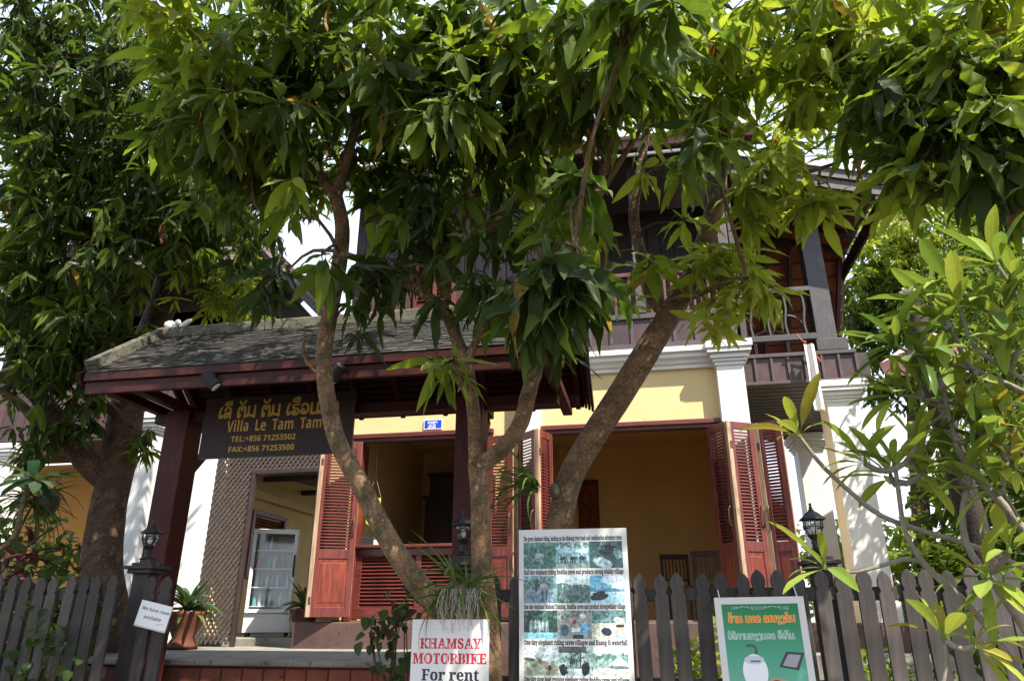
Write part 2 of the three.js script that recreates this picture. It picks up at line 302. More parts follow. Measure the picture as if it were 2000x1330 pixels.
// ---------------------------------------------------------------- the verandah wing
const wing = group('verandah_wing', null, 2.5, 0.55, -12);
tag(wing, 'open verandah wing with white columns, dark timber balcony and tiled roof seen from below', 'verandah');
wmesh('base', rspan(1.63, 4.0, 0.5, 1.55, -15.4, -10.7, 0.02), M.plinth, wing);
wmesh('base_step', rspan(1.63, 4.3, 0.5, 1.2, -10.695, -10.2, 0.02), M.concrete, wing);
for (const [x, z, s, lab] of [[3.02, -11.26, 1, 'front column, partly dappled by leaves'], [3.2, -14.6, 1, 'rear column']]) {
  const g = group('column', wing); g.userData.label = lab;
  const w = 0.235;
  wmesh('shaft', rspan(x - w, x + w, 1.9, 4.66, z - w, z + w, 0.01), M.white, g);
  wmesh('capital', capital(x - w, x + w, z - w, z + w, 4.64), M.white, g);
  wmesh('foot', [rspan(x - w - 0.04, x + w + 0.04, 1.552, 1.82, z - w - 0.04, z + w + 0.04, 0.01), rspan(x - w - 0.02, x + w + 0.02, 1.822, 1.9, z - w - 0.02, z + w + 0.02, 0.01)], M.white, g);
}
for (let k = 0; k < 38; k++) { const z = -11.06 - k * 0.1; wmesh('ceiling_board', rspan(1.55, 3.5, 4.97 + 0.006 * (k % 2), 4.995, z - 0.088, z, 0.006), M.darkwoodH, wing); }
wmesh('deck', span(1.54, 3.5, 5.0, 5.42, -15, -11.06), M.darkwoodH, wing);
wmesh('fascia_rail', [rspan(1.54, 3.32, 5.4, 5.46, -11.05, -10.97, 0.006), rspan(1.54, 3.32, 4.96, 5.01, -11.05, -10.97, 0.006)], M.greywood, wing);
for (let k = 0; k < 7; k++) { const x = 1.6 + k * 0.247; wmesh('fascia_panel', span(x, x + 0.207, 5.012, 5.398, -11.04, -11.01), boardMats[k % 3], wing); }
for (let k = 0; k < 8; k++) { const x = 1.556 + k * 0.247; wmesh('batten', rspan(x, x + 0.042, 5.012, 5.398, -11.045, -10.98, 0.006), M.greywood, wing); }
const rail = group('railing', wing);
wmesh('bottom_rail', rspan(1.54, 2.8, 5.66, 5.76, -11.03, -10.96, 0.008), M.greywoodB, rail);
wmesh('top_rail', rspan(1.54, 2.8, 6.48, 6.56, -11.03, -10.95, 0.008), M.greywoodB, rail);
for (const x of [1.85, 2.12, 2.38, 2.66]) wmesh('baluster', new THREE.TubeGeometry(new THREE.CatmullRomCurve3([V(x, 5.75, -11), V(x - 0.02, 5.95, -11), V(x + 0.015, 6.2, -11), V(x, 6.49, -11)]), 10, 0.028, 4), M.greywoodB, rail);
wmesh('arch_piece', new THREE.TorusGeometry(0.22, 0.022, 4, 12, Math.PI).translate(2.42, 5.9, -11.08), M.greywoodB, rail);
const chairBack = group('balcony_chair_back', wing);
wmesh('curved_rail', new THREE.TubeGeometry(new THREE.CatmullRomCurve3([V(1.95, 6.0, -11.6), V(2.2, 6.08, -11.6), V(2.5, 6.0, -11.6)]), 8, 0.03, 6), M.redwoodH, chairBack);
wmesh('slope_board', span(1.7, 2.7, 5.44, 5.47, -12.4, -11.3), M.redwoodH, chairBack);
for (const x of [1.97, 2.48]) wmesh('upright', bx(0.05, 0.6, 0.05, x, 5.72, -11.6), M.redwood, chairBack);
wmesh('post', rspan(2.8, 3.1, 5.66, 8.35, -11.28, -11.0, 0.012), M.greywoodB, wing);
wmesh('post_foot', rspan(2.77, 3.22, 5.465, 5.66, -11.3, -10.97, 0.01), M.greywoodB, wing);
wmesh('post', rspan(2.8, 3.1, 5.43, 8.35, -14.9, -14.6, 0.012), M.greywoodB, wing);
wmesh('beam', [bar(V(1.5, 8.5, -11.14), V(3.6, 7.95, -11.14), 0.14, 0.2)], M.darkwoodH, wing);
const wroof = group('wing_roof', wing);
const ry = (x) => 8.56 - 0.3 * (x - 2.1), ra = Math.atan(0.3);
const wt = [0, 1, 2].map((k) => mat([0.34 + 0.06 * k, 0.1 + 0.02 * k, 0.045], { map: texTile, roughness: 0.85 }));
const tileG = bx(0.155, 0.018, 0.225);
for (let c = 0; c < 15; c++) for (let k = 0; k < 19; k++) { const x = 1.6 + c * 0.165, t = wmesh('roof_tile', tileG, wt[(c * 7 + k * 5) % 3], wroof); t.position.add(V(x, ry(x) + 0.02 + 0.012 * rnd(), -10.6 - k * 0.24)); t.rotation.z = -ra + 0.08; }
for (let k = 0; k < 8; k++) { const z = -10.75 - k * 0.62; wmesh('rafter', bar(V(1.5, ry(1.5) - 0.06, z), V(4.02, ry(4.02) - 0.06, z), 0.06, 0.1), M.darkwoodH, wroof); }
for (let k = 0; k < 11; k++) { const u = (k + 0.5) / 11; wmesh('hip_tile_course', bx(2.5, 0.02, 0.3).rotateX(-0.86 + 0.08).translate(2.8, 8.3 - 2.8 * u, -12.9 - 2.4 * u), wt[k % 3], wroof); }
for (let k = 0; k < 6; k++) wmesh('hip_rafter', bar(V(1.7 + k * 0.45, 8.2, -12.85), V(1.7 + k * 0.45, 5.45, -15.2), 0.06, 0.1), M.darkwoodH, wroof);
wmesh('hip_cover', bx(2.6, 0.03, 3.72).rotateX(-0.86).translate(2.8, 6.98, -14.12), greyTile, wroof);
wmesh('roof_cover', bx(2.7, 0.02, 4.8).rotateZ(-ra).translate(2.75, ry(2.75) + 0.07, -12.85), greyTile, wroof);
for (const [dy, dz, h, n] of [[-0.16, 0, 0.16, 0], [0.02, 0.04, 0.15, 1]]) wmesh('verge_board', bar(V(0.9, ry(0.9) + dy, -10.42 + dz), V(4.1, ry(4.1) + dy, -10.42 + dz), 0.05, h), M.greywood, wroof);
wmesh('verge_cap', bar(V(0.9, ry(0.9) + 0.15, -10.42), V(4.1, ry(4.1) + 0.15, -10.42), 0.2, 0.1), M.white, wroof);
wmesh('eave_board', rspan(4.04, 4.09, 7.72, 7.98, -15.4, -10.46, 0.006), M.darkwood, wroof);
wmesh('ridge_scroll', [new THREE.SphereGeometry(0.12, 10, 8).scale(1.2, 0.8, 0.8).translate(3.62, 8.38, -10.42), new THREE.TorusGeometry(0.08, 0.045, 8, 12).translate(3.82, 8.36, -10.42)], M.white, wroof);

// ---------------------------------------------------------------- the house next door, on the left
const left = group('neighbour_house', null, -9, 0.55, -12);
tag(left, 'brown gabled house with ochre wall behind the old leaning tree trunk', 'house');
wmesh('plinth', span(-13.5, -7.45, 0.56, 1.5, -17, -10.7), M.plinth, left);
wmesh('ochre_wall', span(-13.5, -8.0, 1.505, 4.6, -13, -12.8), mat([0.6, 0.3, 0.07], { map: texPlaster, roughness: 0.9 }), left);
wmesh('alley_wall', span(-7.44, -7.2, 1.37, 4.75, -17.5, -11.4), M.ochre, left);
for (const [x, z] of [[-11.6, -11.25], [-8.7, -11.25]]) {
  const g = group('column', left);
  wmesh('shaft', rspan(x - 0.25, x + 0.25, 1.505, 4.3, z - 0.25, z + 0.25, 0.01), M.white, g);
  wmesh('capital', capital(x - 0.25, x + 0.25, z - 0.25, z + 0.25, 4.28), M.white, g);
}
for (let k = 0; k < 16; k++) wmesh('ceiling_board', rspan(-13.5, -8.0, 4.605, 4.64, -11.12 - k * 0.105, -11.02 - k * 0.105, 0.006), M.darkwoodH, left);
for (let k = 0; k < 22; k++) { const x = -13.2 + k * 0.24; wmesh('wall_board', rspan(x, x + 0.225, 4.66, 5.6, -11.06, -11.02 + 0.004 * (k % 2), 0.005), boardMats[k % 3], left); }
wmesh('upper_wall', [span(-13.2, -7.6, 5.61, 7.5, -12.2, -12), span(-13.2, -7.6, 4.66, 4.7, -12, -11.07)], M.darkwood, left);
wmesh('upper_rail', [rspan(-13.2, -7.6, 6.3, 6.36, -11.08, -11.0, 0.006), rspan(-13.2, -7.6, 5.6, 5.68, -11.08, -11.0, 0.006)], M.greywood, left);
const lroof = group('roof', left);
const texThatch = dataTex(256, (u, v) => { const n = wrapNoise(u * 0.2, v, 30, 3), f = wrapNoise(u, v, 12, 3, 4), k = 0.7 + 0.6 * n + 0.25 * f; return [k, k * 0.95, k * 0.92]; });
const shingle = mat([0.24, 0.2, 0.19], { map: texThatch, roughness: 0.9, bumpMap: texThatch, bumpScale: 0.02 });
const rake = (x0, y0, x1, y1, z0, z1, t, dy) => { const len = Math.hypot(x1 - x0, y1 - y0); return bx(len, t, z0 - z1).rotateZ(Math.atan2(y1 - y0, x1 - x0)).translate((x0 + x1) / 2, (y0 + y1) / 2 + dy, (z0 + z1) / 2); };
wmesh('roof_slope', rake(-8.9, 10.35, -5.3, 6.74, -10.6, -17, 0.1, 0), shingle, lroof);
wmesh('roof_slope', rake(-12.5, 6.74, -8.9, 10.35, -10.6, -17, 0.1, 0), shingle, lroof);
wmesh('verge_board', [rake(-8.9, 10.35, -5.26, 6.7, -10.52, -10.598, 0.16, -0.2), rake(-12.54, 6.7, -8.9, 10.35, -10.52, -10.598, 0.16, -0.2)], M.greywood, lroof);
wmesh('verge_trim', [rake(-8.9, 10.35, -5.26, 6.7, -10.47, -10.518, 0.05, -0.1), rake(-12.54, 6.7, -8.9, 10.35, -10.47, -10.518, 0.05, -0.1)], mat([0.38, 0.26, 0.25], { map: texWorn }), lroof);
wmesh('soffit', rake(-8.9, 10.2, -5.4, 6.7, -10.6, -17, 0.04, -0.12), M.darkwoodH, lroof);
{ const s = new THREE.Shape([new THREE.Vector2(-12.2, 6.6), new THREE.Vector2(-5.7, 6.6), new THREE.Vector2(-8.9, 9.95)]); wmesh('gable_wall', new THREE.ExtrudeGeometry(s, { depth: 0.1, bevelEnabled: false }).translate(0, 0, -12.1), M.darkwood, lroof); }
wmesh('skirt_roof', bx(5.8, 0.06, 1.3).rotateX(0.5).translate(-9.6, 8.15, -10.9), shingle, lroof);
wmesh('skirt_fascia', [rspan(-12.4, -6.65, 7.62, 7.82, -10.36, -10.31, 0.006), rspan(-12.4, -6.6, 7.83, 7.9, -10.37, -10.27, 0.006)], mat([0.34, 0.25, 0.25], { map: texWorn, roughness: 0.6 }), lroof);

// white end wall, lattice screen and the alley behind it
const endWall = group('white_boundary_pillar', null, -7.6, 0.55, -9.6);
tag(endWall, 'sunlit white masonry pillar between the tree trunk and dark red gate post', 'pillar');
wmesh('shaft', rspan(-8.0, -7.3, 0.55, 4.25, -9.85, -9.5, 0.01), M.white, endWall);
wmesh('cap', capital(-8.0, -7.3, -9.85, -9.5, 4.25), M.white, endWall);
const pillar2 = group('white_corner_pillar', null, -6.4, 1.25, -9.7);
tag(pillar2, 'shaded white pillar at the edge of the lattice screen', 'pillar');
wmesh('shaft', rspan(-6.75, -6.31, 1.252, 4.3, -9.98, -9.62, 0.01), M.white, pillar2);
const lattice = group('lattice_screen', null, -5.4, 1.25, -9.66);
tag(lattice, 'diagonal timber lattice screen with an opening behind the signboard', 'screen');
{
  const slatM = [mat([0.11, 0.083, 0.07], { map: texGrain }), mat([0.09, 0.068, 0.058], { map: texGrain })];
  const X0 = -6.3, X1 = -4.46, Y0 = 1.28, Y1 = 4.15, OX = -5.66, OY = 3.62;  // the opening takes x > OX, y < OY
  const inside = (x, y) => x > X0 && x < X1 && y > Y0 && y < Y1 && !(x > OX && y < OY);
  for (const d of [1, -1]) for (let c = -8; c < 8; c += 0.1) {
    let start = null;
    for (let s = -3; s < 3.02; s += 0.01) {
      const x = -5.4 + s, y = 2.7 + d * s * 1.35 + c, ok = inside(x, y) && s < 3;
      if (ok && !start) start = [x, y];
      if (!ok && start) {
        const px = x - 0.01, py = y - d * 0.0135;
        if (Math.hypot(px - start[0], py - start[1]) > 0.06) wmesh('slat', bar(V(start[0], start[1], -9.66 + d * 0.006), V(px, py, -9.66 + d * 0.006), 0.012, 0.03), slatM[d > 0 ? 0 : 1], lattice);
        start = null;
      }
    }
  }
  wmesh('screen_frame', [rspan(OX - 0.04, OX + 0.02, 1.252, OY, -9.69, -9.63, 0.006), rspan(OX - 0.04, X1, OY - 0.02, OY + 0.04, -9.69, -9.63, 0.006), rspan(X1 - 0.02, X1 + 0.05, 1.252, Y1, -9.7, -9.62, 0.006), rspan(X0, X1, Y1, Y1 + 0.06, -9.69, -9.63, 0.006)], M.darkwood, lattice);
}
const alley = group('alley_lean_to', null, -6, 1.36, -14);
tag(alley, 'ochre alley with corrugated sheet roof behind the lattice opening', 'lean-to');
wmesh('end_wall', span(-7.19, -4.5, 1.365, 4.4, -17.9, -17.6), M.yellow, alley);
wmesh('wall_ledge', rspan(-7.198, -7.08, 3.7, 3.86, -17.4, -11.6, 0.02), M.ochre, alley);
wmesh('white_pipe_post', rspan(-7.18, -7.0, 1.365, 4.3, -15.6, -15.3, 0.01), M.white, alley);
{ const pts = []; for (let i = 0; i <= 56; i++) pts.push([i * 0.05, 0.02 * Math.sin(i * Math.PI / 2)]);
  const g = new THREE.PlaneGeometry(2.8, 6.6, 112, 1).rotateX(-Math.PI / 2); const p = g.attributes.position; for (let i = 0; i < p.count; i++) p.setY(i, 0.025 * Math.sin(p.getX(i) * 40)); g.computeVertexNormals();
  wmesh('corrugated_sheet', g.rotateX(0.06).translate(-5.9, 4.3, -13.8), mat([0.4, 0.4, 0.38], { roughness: 0.6, metalness: 0.2, map: texConcrete }), alley); }
for (let k = 0; k < 4; k++) wmesh('roof_beam', rspan(-7.3, -4.5, 4.06, 4.16, -11.1 - k * 1.6, -11.0 - k * 1.6, 0.006), M.darkwood, alley);
const aw = group('alley_shutter', alley);
wmesh('frame', [rspan(-7.2, -7.13, 2.3, 3.5, -13.6, -13.5, 0.006), rspan(-7.2, -7.13, 2.3, 3.5, -12.4, -12.3, 0.006), rspan(-7.2, -7.13, 3.42, 3.5, -13.5, -12.4, 0.006), rspan(-7.2, -7.13, 2.3, 2.38, -13.5, -12.4, 0.006)], M.redwood, aw);
for (let k = 0; k < 18; k++) { const l = wmesh('louvre', louvre(1.1, 0.06), louvreMat[k % 2], aw); l.position.add(V(-7.165, 2.41 + k * 0.056, -12.95)); l.rotation.y = Math.PI / 2; }
// drinks fridge
const fridge = group('drinks_fridge', null, -5.6, 1.364, -10.4); fridge.rotation.y = 0.42; fridge.scale.setScalar(0.92);
tag(fridge, 'tall white glass door drinks fridge standing in the alley', 'fridge');
mesh('cabinet', [rspan(-0.36, -0.32, 0.06, 1.66, -0.6, 0, 0.008), rspan(0.32, 0.36, 0.06, 1.66, -0.6, 0, 0.008), rspan(-0.32, 0.32, 1.6, 1.66, -0.6, 0, 0.008), rspan(-0.32, 0.32, 0.06, 0.34, -0.6, 0, 0.008), span(-0.32, 0.32, 0.34, 1.6, -0.6, -0.57)], M.metalWhite, fridge);
const fdoor = group('door', fridge);
mesh('frame', [rspan(-0.355, -0.3, 0.35, 1.65, 0.004, 0.05, 0.01), rspan(0.3, 0.355, 0.35, 1.65, 0.004, 0.05, 0.01), rspan(-0.3, 0.3, 1.58, 1.65, 0.004, 0.05, 0.01), rspan(-0.3, 0.3, 0.35, 0.41, 0.004, 0.05, 0.01)], M.metalWhite, fdoor);
mesh('pane', bx(0.6, 1.17, 0.006, 0, 0.995, 0.03), M.glass, fdoor);
mesh('handle', rspan(0.315, 0.345, 0.9, 1.25, 0.05, 0.085, 0.01), M.black, fdoor);
for (let k = 0; k < 4; k++) mesh('shelf', bx(0.62, 0.012, 0.5, 0, 0.45 + k * 0.29, -0.28), M.metalWhite, fridge);
for (let k = 0; k < 4; k++) mesh('foot', new THREE.CylinderGeometry(0.02, 0.025, 0.06, 8).translate(k % 2 ? 0.3 : -0.3, 0.03, k < 2 ? -0.06 : -0.52), M.black, fridge);
const bottleG = new THREE.LatheGeometry([[0, 0], [0.032, 0], [0.032, 0.13], [0.014, 0.18], [0.014, 0.22], [0, 0.22]].map(([a, b]) => new THREE.Vector2(a, b)), 8);
const bottleM = [mat([0.1, 0.3, 0.4], { roughness: 0.2 }), mat([0.5, 0.55, 0.6], { roughness: 0.2 }), mat([0.35, 0.06, 0.03], { roughness: 0.3 }), mat([0.05, 0.2, 0.06], { roughness: 0.2 })];
for (let s = 0; s < 4; s++) for (let k = 0; k < 7; k++) { if (s === 3 && k > 3) continue; const b = mesh('drink_bottle', bottleG, bottleM[s === 0 || s === 1 ? (k + s) % 2 : (k + s) % 4], null); b.position.set(-0.24 + k * 0.08, 0.456 + s * 0.29, -0.16).multiplyScalar(0.92).applyAxisAngle(V(0, 1, 0), 0.42).add(fridge.position); b.scale.setScalar(0.92); b.scale.setScalar(0.92); tag(b, ['plastic water bottle on the lowest fridge shelf', 'plastic water bottle on the second lowest fridge shelf', 'soft drink bottle on the second highest fridge shelf', 'soft drink bottle on the highest fridge shelf'][s], 'bottle', 'bottles inside the drinks fridge'); }

// ---------------------------------------------------------------- things inside the rooms
const cab = group('wooden_cabinet', null, -3.35, 1.59, -12.3); tag(cab, 'tall dark wooden cabinet behind the reception counter', 'cabinet');
mesh('body', [rspan(-0.5, 0.5, 0.1, 2.0, -0.45, 0, 0.01), rspan(-0.44, 0.44, 2.0, 2.4, -0.4, -0.05, 0.01), rspan(-0.46, 0.46, 0, 0.1, -0.42, -0.03, 0.01)], M.darkwood, cab);
mesh('cornice', [rspan(-0.54, 0.54, 2.0, 2.05, -0.48, 0.04, 0.01), rspan(-0.48, 0.48, 2.4, 2.46, -0.44, 0.0, 0.01)], M.darkwood, cab);
for (const x of [-0.25, 0.25]) { mesh('door', rbx(0.44, 1.75, 0.025, x, 1.05, 0.012, 0.008), M.darkwood, cab); }
const penn = group('yellow_pennant', null, -3.78, 3.2, -9.68); tag(penn, 'small yellow pennant hanging in the reception window', 'pennant');
mesh('cloth', new THREE.ExtrudeGeometry(new THREE.Shape([new THREE.Vector2(-0.1, 0), new THREE.Vector2(0.1, 0), new THREE.Vector2(0.1, -0.34), new THREE.Vector2(0, -0.42), new THREE.Vector2(-0.1, -0.34)]), { depth: 0.006, bevelEnabled: false }), mat([0.65, 0.5, 0.04]), penn);
mesh('cord', [rod(V(-0.1, 0, 0), V(0, 0.3, 0), 0.003), rod(V(0.1, 0, 0), V(0, 0.3, 0), 0.003), rod(V(0, 0.3, 0), V(0, 0.75, 0), 0.003)], M.palewood, penn);
const papers = group('desk_papers', null, -3.6, 2.548, -9.75); tag(papers, 'stack of papers and a tray on the reception counter', 'papers');
mesh('sheet_stack', rbx(0.24, 0.07, 0.3, 0, 0.036, 0, 0.005), M.metalWhite, papers); mesh('tray', rbx(0.3, 0.12, 0.25, -0.3, 0.061, -0.05, 0.01), M.black, papers);
const pic = group('framed_picture', null, -1.02, 2.95, -13.17); tag(pic, 'framed red and orange hanging on the back wall of the wide room', 'picture');
pic.scale.set(0.55, 0.7, 1); mesh('canvas', bx(0.6, 1.7, 0.02, 0, 0.6, 0), mat([0.4, 0.1, 0.03], { map: texMoss }), pic); mesh('frame', [rspan(-0.34, -0.3, -0.28, 1.48, -0.02, 0.04, 0.006), rspan(0.3, 0.34, -0.28, 1.48, -0.02, 0.04, 0.006), rspan(-0.3, 0.3, -0.28, -0.24, -0.02, 0.04, 0.006), rspan(-0.3, 0.3, 1.44, 1.48, -0.02, 0.04, 0.006)], M.darkwood, pic);
for (const [x, z, t, lab] of [[0.78, -11.3, -0.3, 'dark slatted wooden chair just inside the wide opening, taller back'], [0.42, -11.8, 0.2, 'dark slatted wooden chair behind its taller twin in the wide room']]) {
  const c = group('slatted_chair', null, x, 1.59, z); c.rotation.y = t; tag(c, lab, 'chair', 'dark chairs in the wide room');
  mesh('seat', rbx(0.46, 0.04, 0.44, 0, 0.45, 0, 0.01), M.darkwood, c);
  for (const [a, b] of [[-0.2, 0.19], [0.2, 0.19]]) mesh('leg', bx(0.04, 0.43, 0.04, a, 0.215, b), M.darkwood, c);
  for (const a of [-0.2, 0.2]) mesh('leg', bx(0.04, 0.93, 0.04, a, 0.465, -0.19), M.darkwood, c);
  mesh('top_rail', rbx(0.46, 0.08, 0.035, 0, 0.93, -0.19, 0.01), M.darkwood, c); mesh('lower_rail', bx(0.36, 0.04, 0.025, 0, 0.58, -0.19), M.darkwood, c);
  for (let k = 0; k < 6; k++) mesh('slat', bx(0.022, 0.3, 0.015, -0.14 + k * 0.056, 0.745, -0.19), M.darkwood, c);
}

// ---------------------------------------------------------------- lettering
const LAO = {                                            // pen strokes in a box whose letters stand between y = 0 and y = 1, and the width of each
  e: ['M.3 0C.16.2.12.5.13.8C.15 1.05.42 1 .36.78', 0.5], l: ['M.14.32C.16-.02.66-.06.66.34L.66 1M.66.78C.52.46.08.52.1.8C.14 1.06.42 1 .4.8', 0.86], t: ['M.12 1C.04.5.08.04.26.04C.42.04.3.34.4.34C.5.34.4.04.58.04C.8.04.74.5.74 1M.12 1C.3 1 .3.74.2.7', 0.92],
  m: ['M.16.04L.16.78C.12 1.04-.04.92.1.78C.4.8.5.96.74.94M.74 0L.74 1', 0.92], n: ['M.14.04L.14.96C.44 1.02.6.92.7.72M.7.04L.7.82C.7 1.02.92 1.02.88.8', 1.0], o: ['M.14.26C.22-.04.74-.06.74.5C.74 1.04.08 1.06.1.7C.12.48.4.5.36.72', 0.9],
  h: ['M.7.02C.5.2.08-.02.14.3C.2.52.66.38.7.7C.7 1.04.12 1.06.12.8C.12.6.38.6.36.8', 0.86], k: ['M.12 1L.12.36C.12-.04.7-.06.7.36L.7 1M.12.4C.3.46.34.2.2.16', 0.88], p: ['M.1.04L.1 1L.42.46L.74 1L.74.04', 0.9], w: ['M.12.26C.22-.04.7-.04.7.5C.7 1.04.1 1.06.12.76C.14.58.38.62.34.82', 0.86],
  d: ['M.14 1C-.02.3.18-.02.42.04C.72.1.66.5.66 1M.14 1C.3 1 .32.7.2.66', 0.84], A: ['M.1.24C.2-.04.54-.04.54.3L.54 1', 0.7], a: ['M.2.1C.02.1.02.42.2.42C.38.42.38.1.2.1M.34.12L.44.04M.2.6C.02.6.02.92.2.92C.38.92.38.6.2.6M.34.62L.44.54', 0.54],
  b: ['M.14.04L.14.76C.16 1.06.66 1.06.68.76L.68.04', 0.86], y: ['M.1.34C.2-.02.6.06.5.4L.42.7C.4.86.6.86.6 1.1C.6 1.4.24 1.36.24 1.16', 0.72], g: ['M.1.3C.16-.04.58-.04.58.4L.58.86C.58 1.3.22 1.36.16 1.1', 0.74], ' ': ['', 0.5],
  '1': ['M.1-.2C.1-.56.66-.56.66-.2L.1-.2M.66-.2L.66-.52', 0], '2': ['M.08-.5C.18-.12.5-.14.62-.52', 0], '3': ['M.1-.2C.1-.56.62-.56.62-.2L.1-.2M.46-.46C.6-.66.76-.5.66-.36', 0], '4': ['M.2-.56C.4-.6.3-.3.2-.34M.3-.3L.56-.5', 0], '5': ['M.36-.5C.2-.5.2-.24.36-.24C.52-.24.52-.5.36-.5', 0], '6': ['M.12-.18C.12-.5.6-.5.6-.18L.12-.18', 0],
};
function lao(c, text, x, y, size, line, fill, outline) { // digits are the marks over the letter before them
  const glyphs = []; let at = x;
  for (const ch of text) { const [d, w] = LAO[ch]; const back = w === 0 ? 0.85 * size : 0; glyphs.push([d, at - back]); at += w * size; }
  for (const [width, style] of outline ? [[line + outline[1], outline[0]], [line, fill]] : [[line, fill]]) {
    c.strokeStyle = style; c.lineCap = 'round'; c.lineJoin = 'round';
    for (const [d, gx] of glyphs) { if (!d) continue; c.save(); c.translate(gx, y); c.scale(size, size); c.lineWidth = width / size; c.stroke(new Path2D(d)); c.restore(); }
  }
  return at;
}
function flatPrint(w, h, t, face, side) {                // a thin board whose front carries a print
  const g = new THREE.BoxGeometry(w, h, t); return [g, [side, side, side, side, face, side]];
}
function board(name, w, h, t, tex, side, parent, rough = 0.5) {
  const f = mat([1, 1, 1], { map: tex, roughness: rough }); const [g, ms] = flatPrint(w, h, t, f, side);
  const o = new THREE.Mesh(g, ms); o.name = name; o.castShadow = o.receiveShadow = true; parent.add(o); return o;
}
const speckle = (c, w, h, n, col, a, r) => { c.fillStyle = col; for (let i = 0; i < n; i++) { c.globalAlpha = a * rnd(); c.beginPath(); c.arc(rnd() * w, rnd() * h, r * rnd(), 0, 7); c.fill(); } c.globalAlpha = 1; };

// ---------------------------------------------------------------- gate pavilion
const gate = group('gate_pavilion', null, -3.1, 0.55, -6.5);
tag(gate, 'roofed entrance gate with dark red posts and mossy grey tiles over the porch', 'gate pavilion');
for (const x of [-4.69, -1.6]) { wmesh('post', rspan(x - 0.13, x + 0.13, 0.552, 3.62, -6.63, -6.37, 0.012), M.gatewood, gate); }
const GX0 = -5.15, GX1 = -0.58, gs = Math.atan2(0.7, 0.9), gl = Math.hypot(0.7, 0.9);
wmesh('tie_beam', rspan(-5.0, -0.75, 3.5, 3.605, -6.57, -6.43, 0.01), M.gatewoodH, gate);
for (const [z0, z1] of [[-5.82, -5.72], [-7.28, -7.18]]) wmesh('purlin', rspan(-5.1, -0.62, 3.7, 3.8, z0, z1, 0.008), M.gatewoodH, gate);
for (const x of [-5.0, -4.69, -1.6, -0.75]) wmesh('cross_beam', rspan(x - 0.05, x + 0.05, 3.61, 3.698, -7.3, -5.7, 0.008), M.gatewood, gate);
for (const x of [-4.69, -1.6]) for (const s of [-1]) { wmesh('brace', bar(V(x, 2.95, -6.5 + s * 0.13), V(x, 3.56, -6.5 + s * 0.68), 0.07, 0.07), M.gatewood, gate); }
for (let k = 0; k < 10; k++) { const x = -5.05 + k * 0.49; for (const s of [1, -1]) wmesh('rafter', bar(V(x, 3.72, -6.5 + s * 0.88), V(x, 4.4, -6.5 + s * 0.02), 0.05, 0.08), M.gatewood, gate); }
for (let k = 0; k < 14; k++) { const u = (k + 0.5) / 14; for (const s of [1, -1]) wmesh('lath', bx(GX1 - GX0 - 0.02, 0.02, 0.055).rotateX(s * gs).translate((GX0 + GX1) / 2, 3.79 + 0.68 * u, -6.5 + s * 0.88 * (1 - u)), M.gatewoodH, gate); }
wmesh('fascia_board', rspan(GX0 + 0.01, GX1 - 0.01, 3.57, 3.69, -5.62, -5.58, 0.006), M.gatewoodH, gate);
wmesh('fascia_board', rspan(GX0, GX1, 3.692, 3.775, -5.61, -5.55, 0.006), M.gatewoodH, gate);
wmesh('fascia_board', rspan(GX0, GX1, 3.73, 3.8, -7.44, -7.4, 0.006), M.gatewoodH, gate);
{
  const tm = [[0.06, 0.052, 0.043], [0.085, 0.072, 0.06], [0.05, 0.047, 0.036], [0.13, 0.112, 0.095], [0.055, 0.045, 0.036]].map((c) => mat(c, { map: texMoss, roughness: 0.95 }));
  const tg = [0, 1, 2].map(() => { const g = bx(rr(0.104, 0.109), 0.013, 0.155); const p = g.attributes.position; for (let i = 0; i < p.count; i++) p.setX(i, p.getX(i) + rr(-0.0015, 0.0015)); return g; });
  const rest = []; let n = 0;
  for (let r = 0; r < 16; r++) for (let c = 0; c < 41; c++) for (const s of r < 16 ? [1, -1] : [1]) {
    const u = r * 0.0735 / gl, x = GX0 + 0.075 + c * 0.1115 + (r % 2) * 0.04, y = 3.815 + 0.7 * u + rr(0, 0.007), z = -6.5 + s * 0.88 * (1 - u) + s * 0.01;
    if (s > 0 && r < 7) { const t = wmesh('roof_tile', tg[n % 3], tm[Math.floor(rnd() * 5)], gate); t.position.add(V(x, y, z)); t.rotation.set(gs - 0.1 + rr(-0.03, 0.03), rr(-0.03, 0.03), rr(-0.015, 0.015)); n++; }
    else rest.push(tg[n++ % 3].clone().rotateX(s * (gs - 0.1 + rr(-0.03, 0.03))).translate(x, y, z));
  }
  wmesh('upper_tiles', rest, tm[0], gate).userData.kind = 'stuff';
}
const gable = (x, w, o) => [1, -1].map((s) => bar(V(x, 3.8 + o, -6.5 + s * 0.93), V(x, 4.52 + o, -6.5), w, 0.11));
wmesh('ridge_cap', [rspan(GX0 - 0.02, GX1 + 0.02, 4.42, 4.6, -6.58, -6.42, 0.03)], M.mossy, gate);
wmesh('verge_mortar', gable(GX0 + 0.02, 0.11, 0.05), M.mossy, gate);
wmesh('verge_mortar', gable(GX1 - 0.03, 0.1, 0.06), M.mossy, gate);
for (let k = 0; k < 3; k++) wmesh('verge_board', gable(GX1 + 0.02 + k * 0.035, 0.026, -0.05 - 0.02 * k), M.gatewoodH, gate);
wmesh('verge_board', gable(GX0 - 0.07, 0.03, -0.08), M.gatewoodH, gate);
const orn = group('ridge_ornament', null, -4.98, 4.6, -6.5); orn.scale.setScalar(0.72); tag(orn, 'pair of white carved scrolls on the end of the mossy ridge', 'ornament');
mesh('scroll', new THREE.SphereGeometry(0.1, 12, 8).scale(1.25, 0.72, 0.4).rotateZ(-0.25).translate(-0.13, 0.07, 0), M.white, orn);
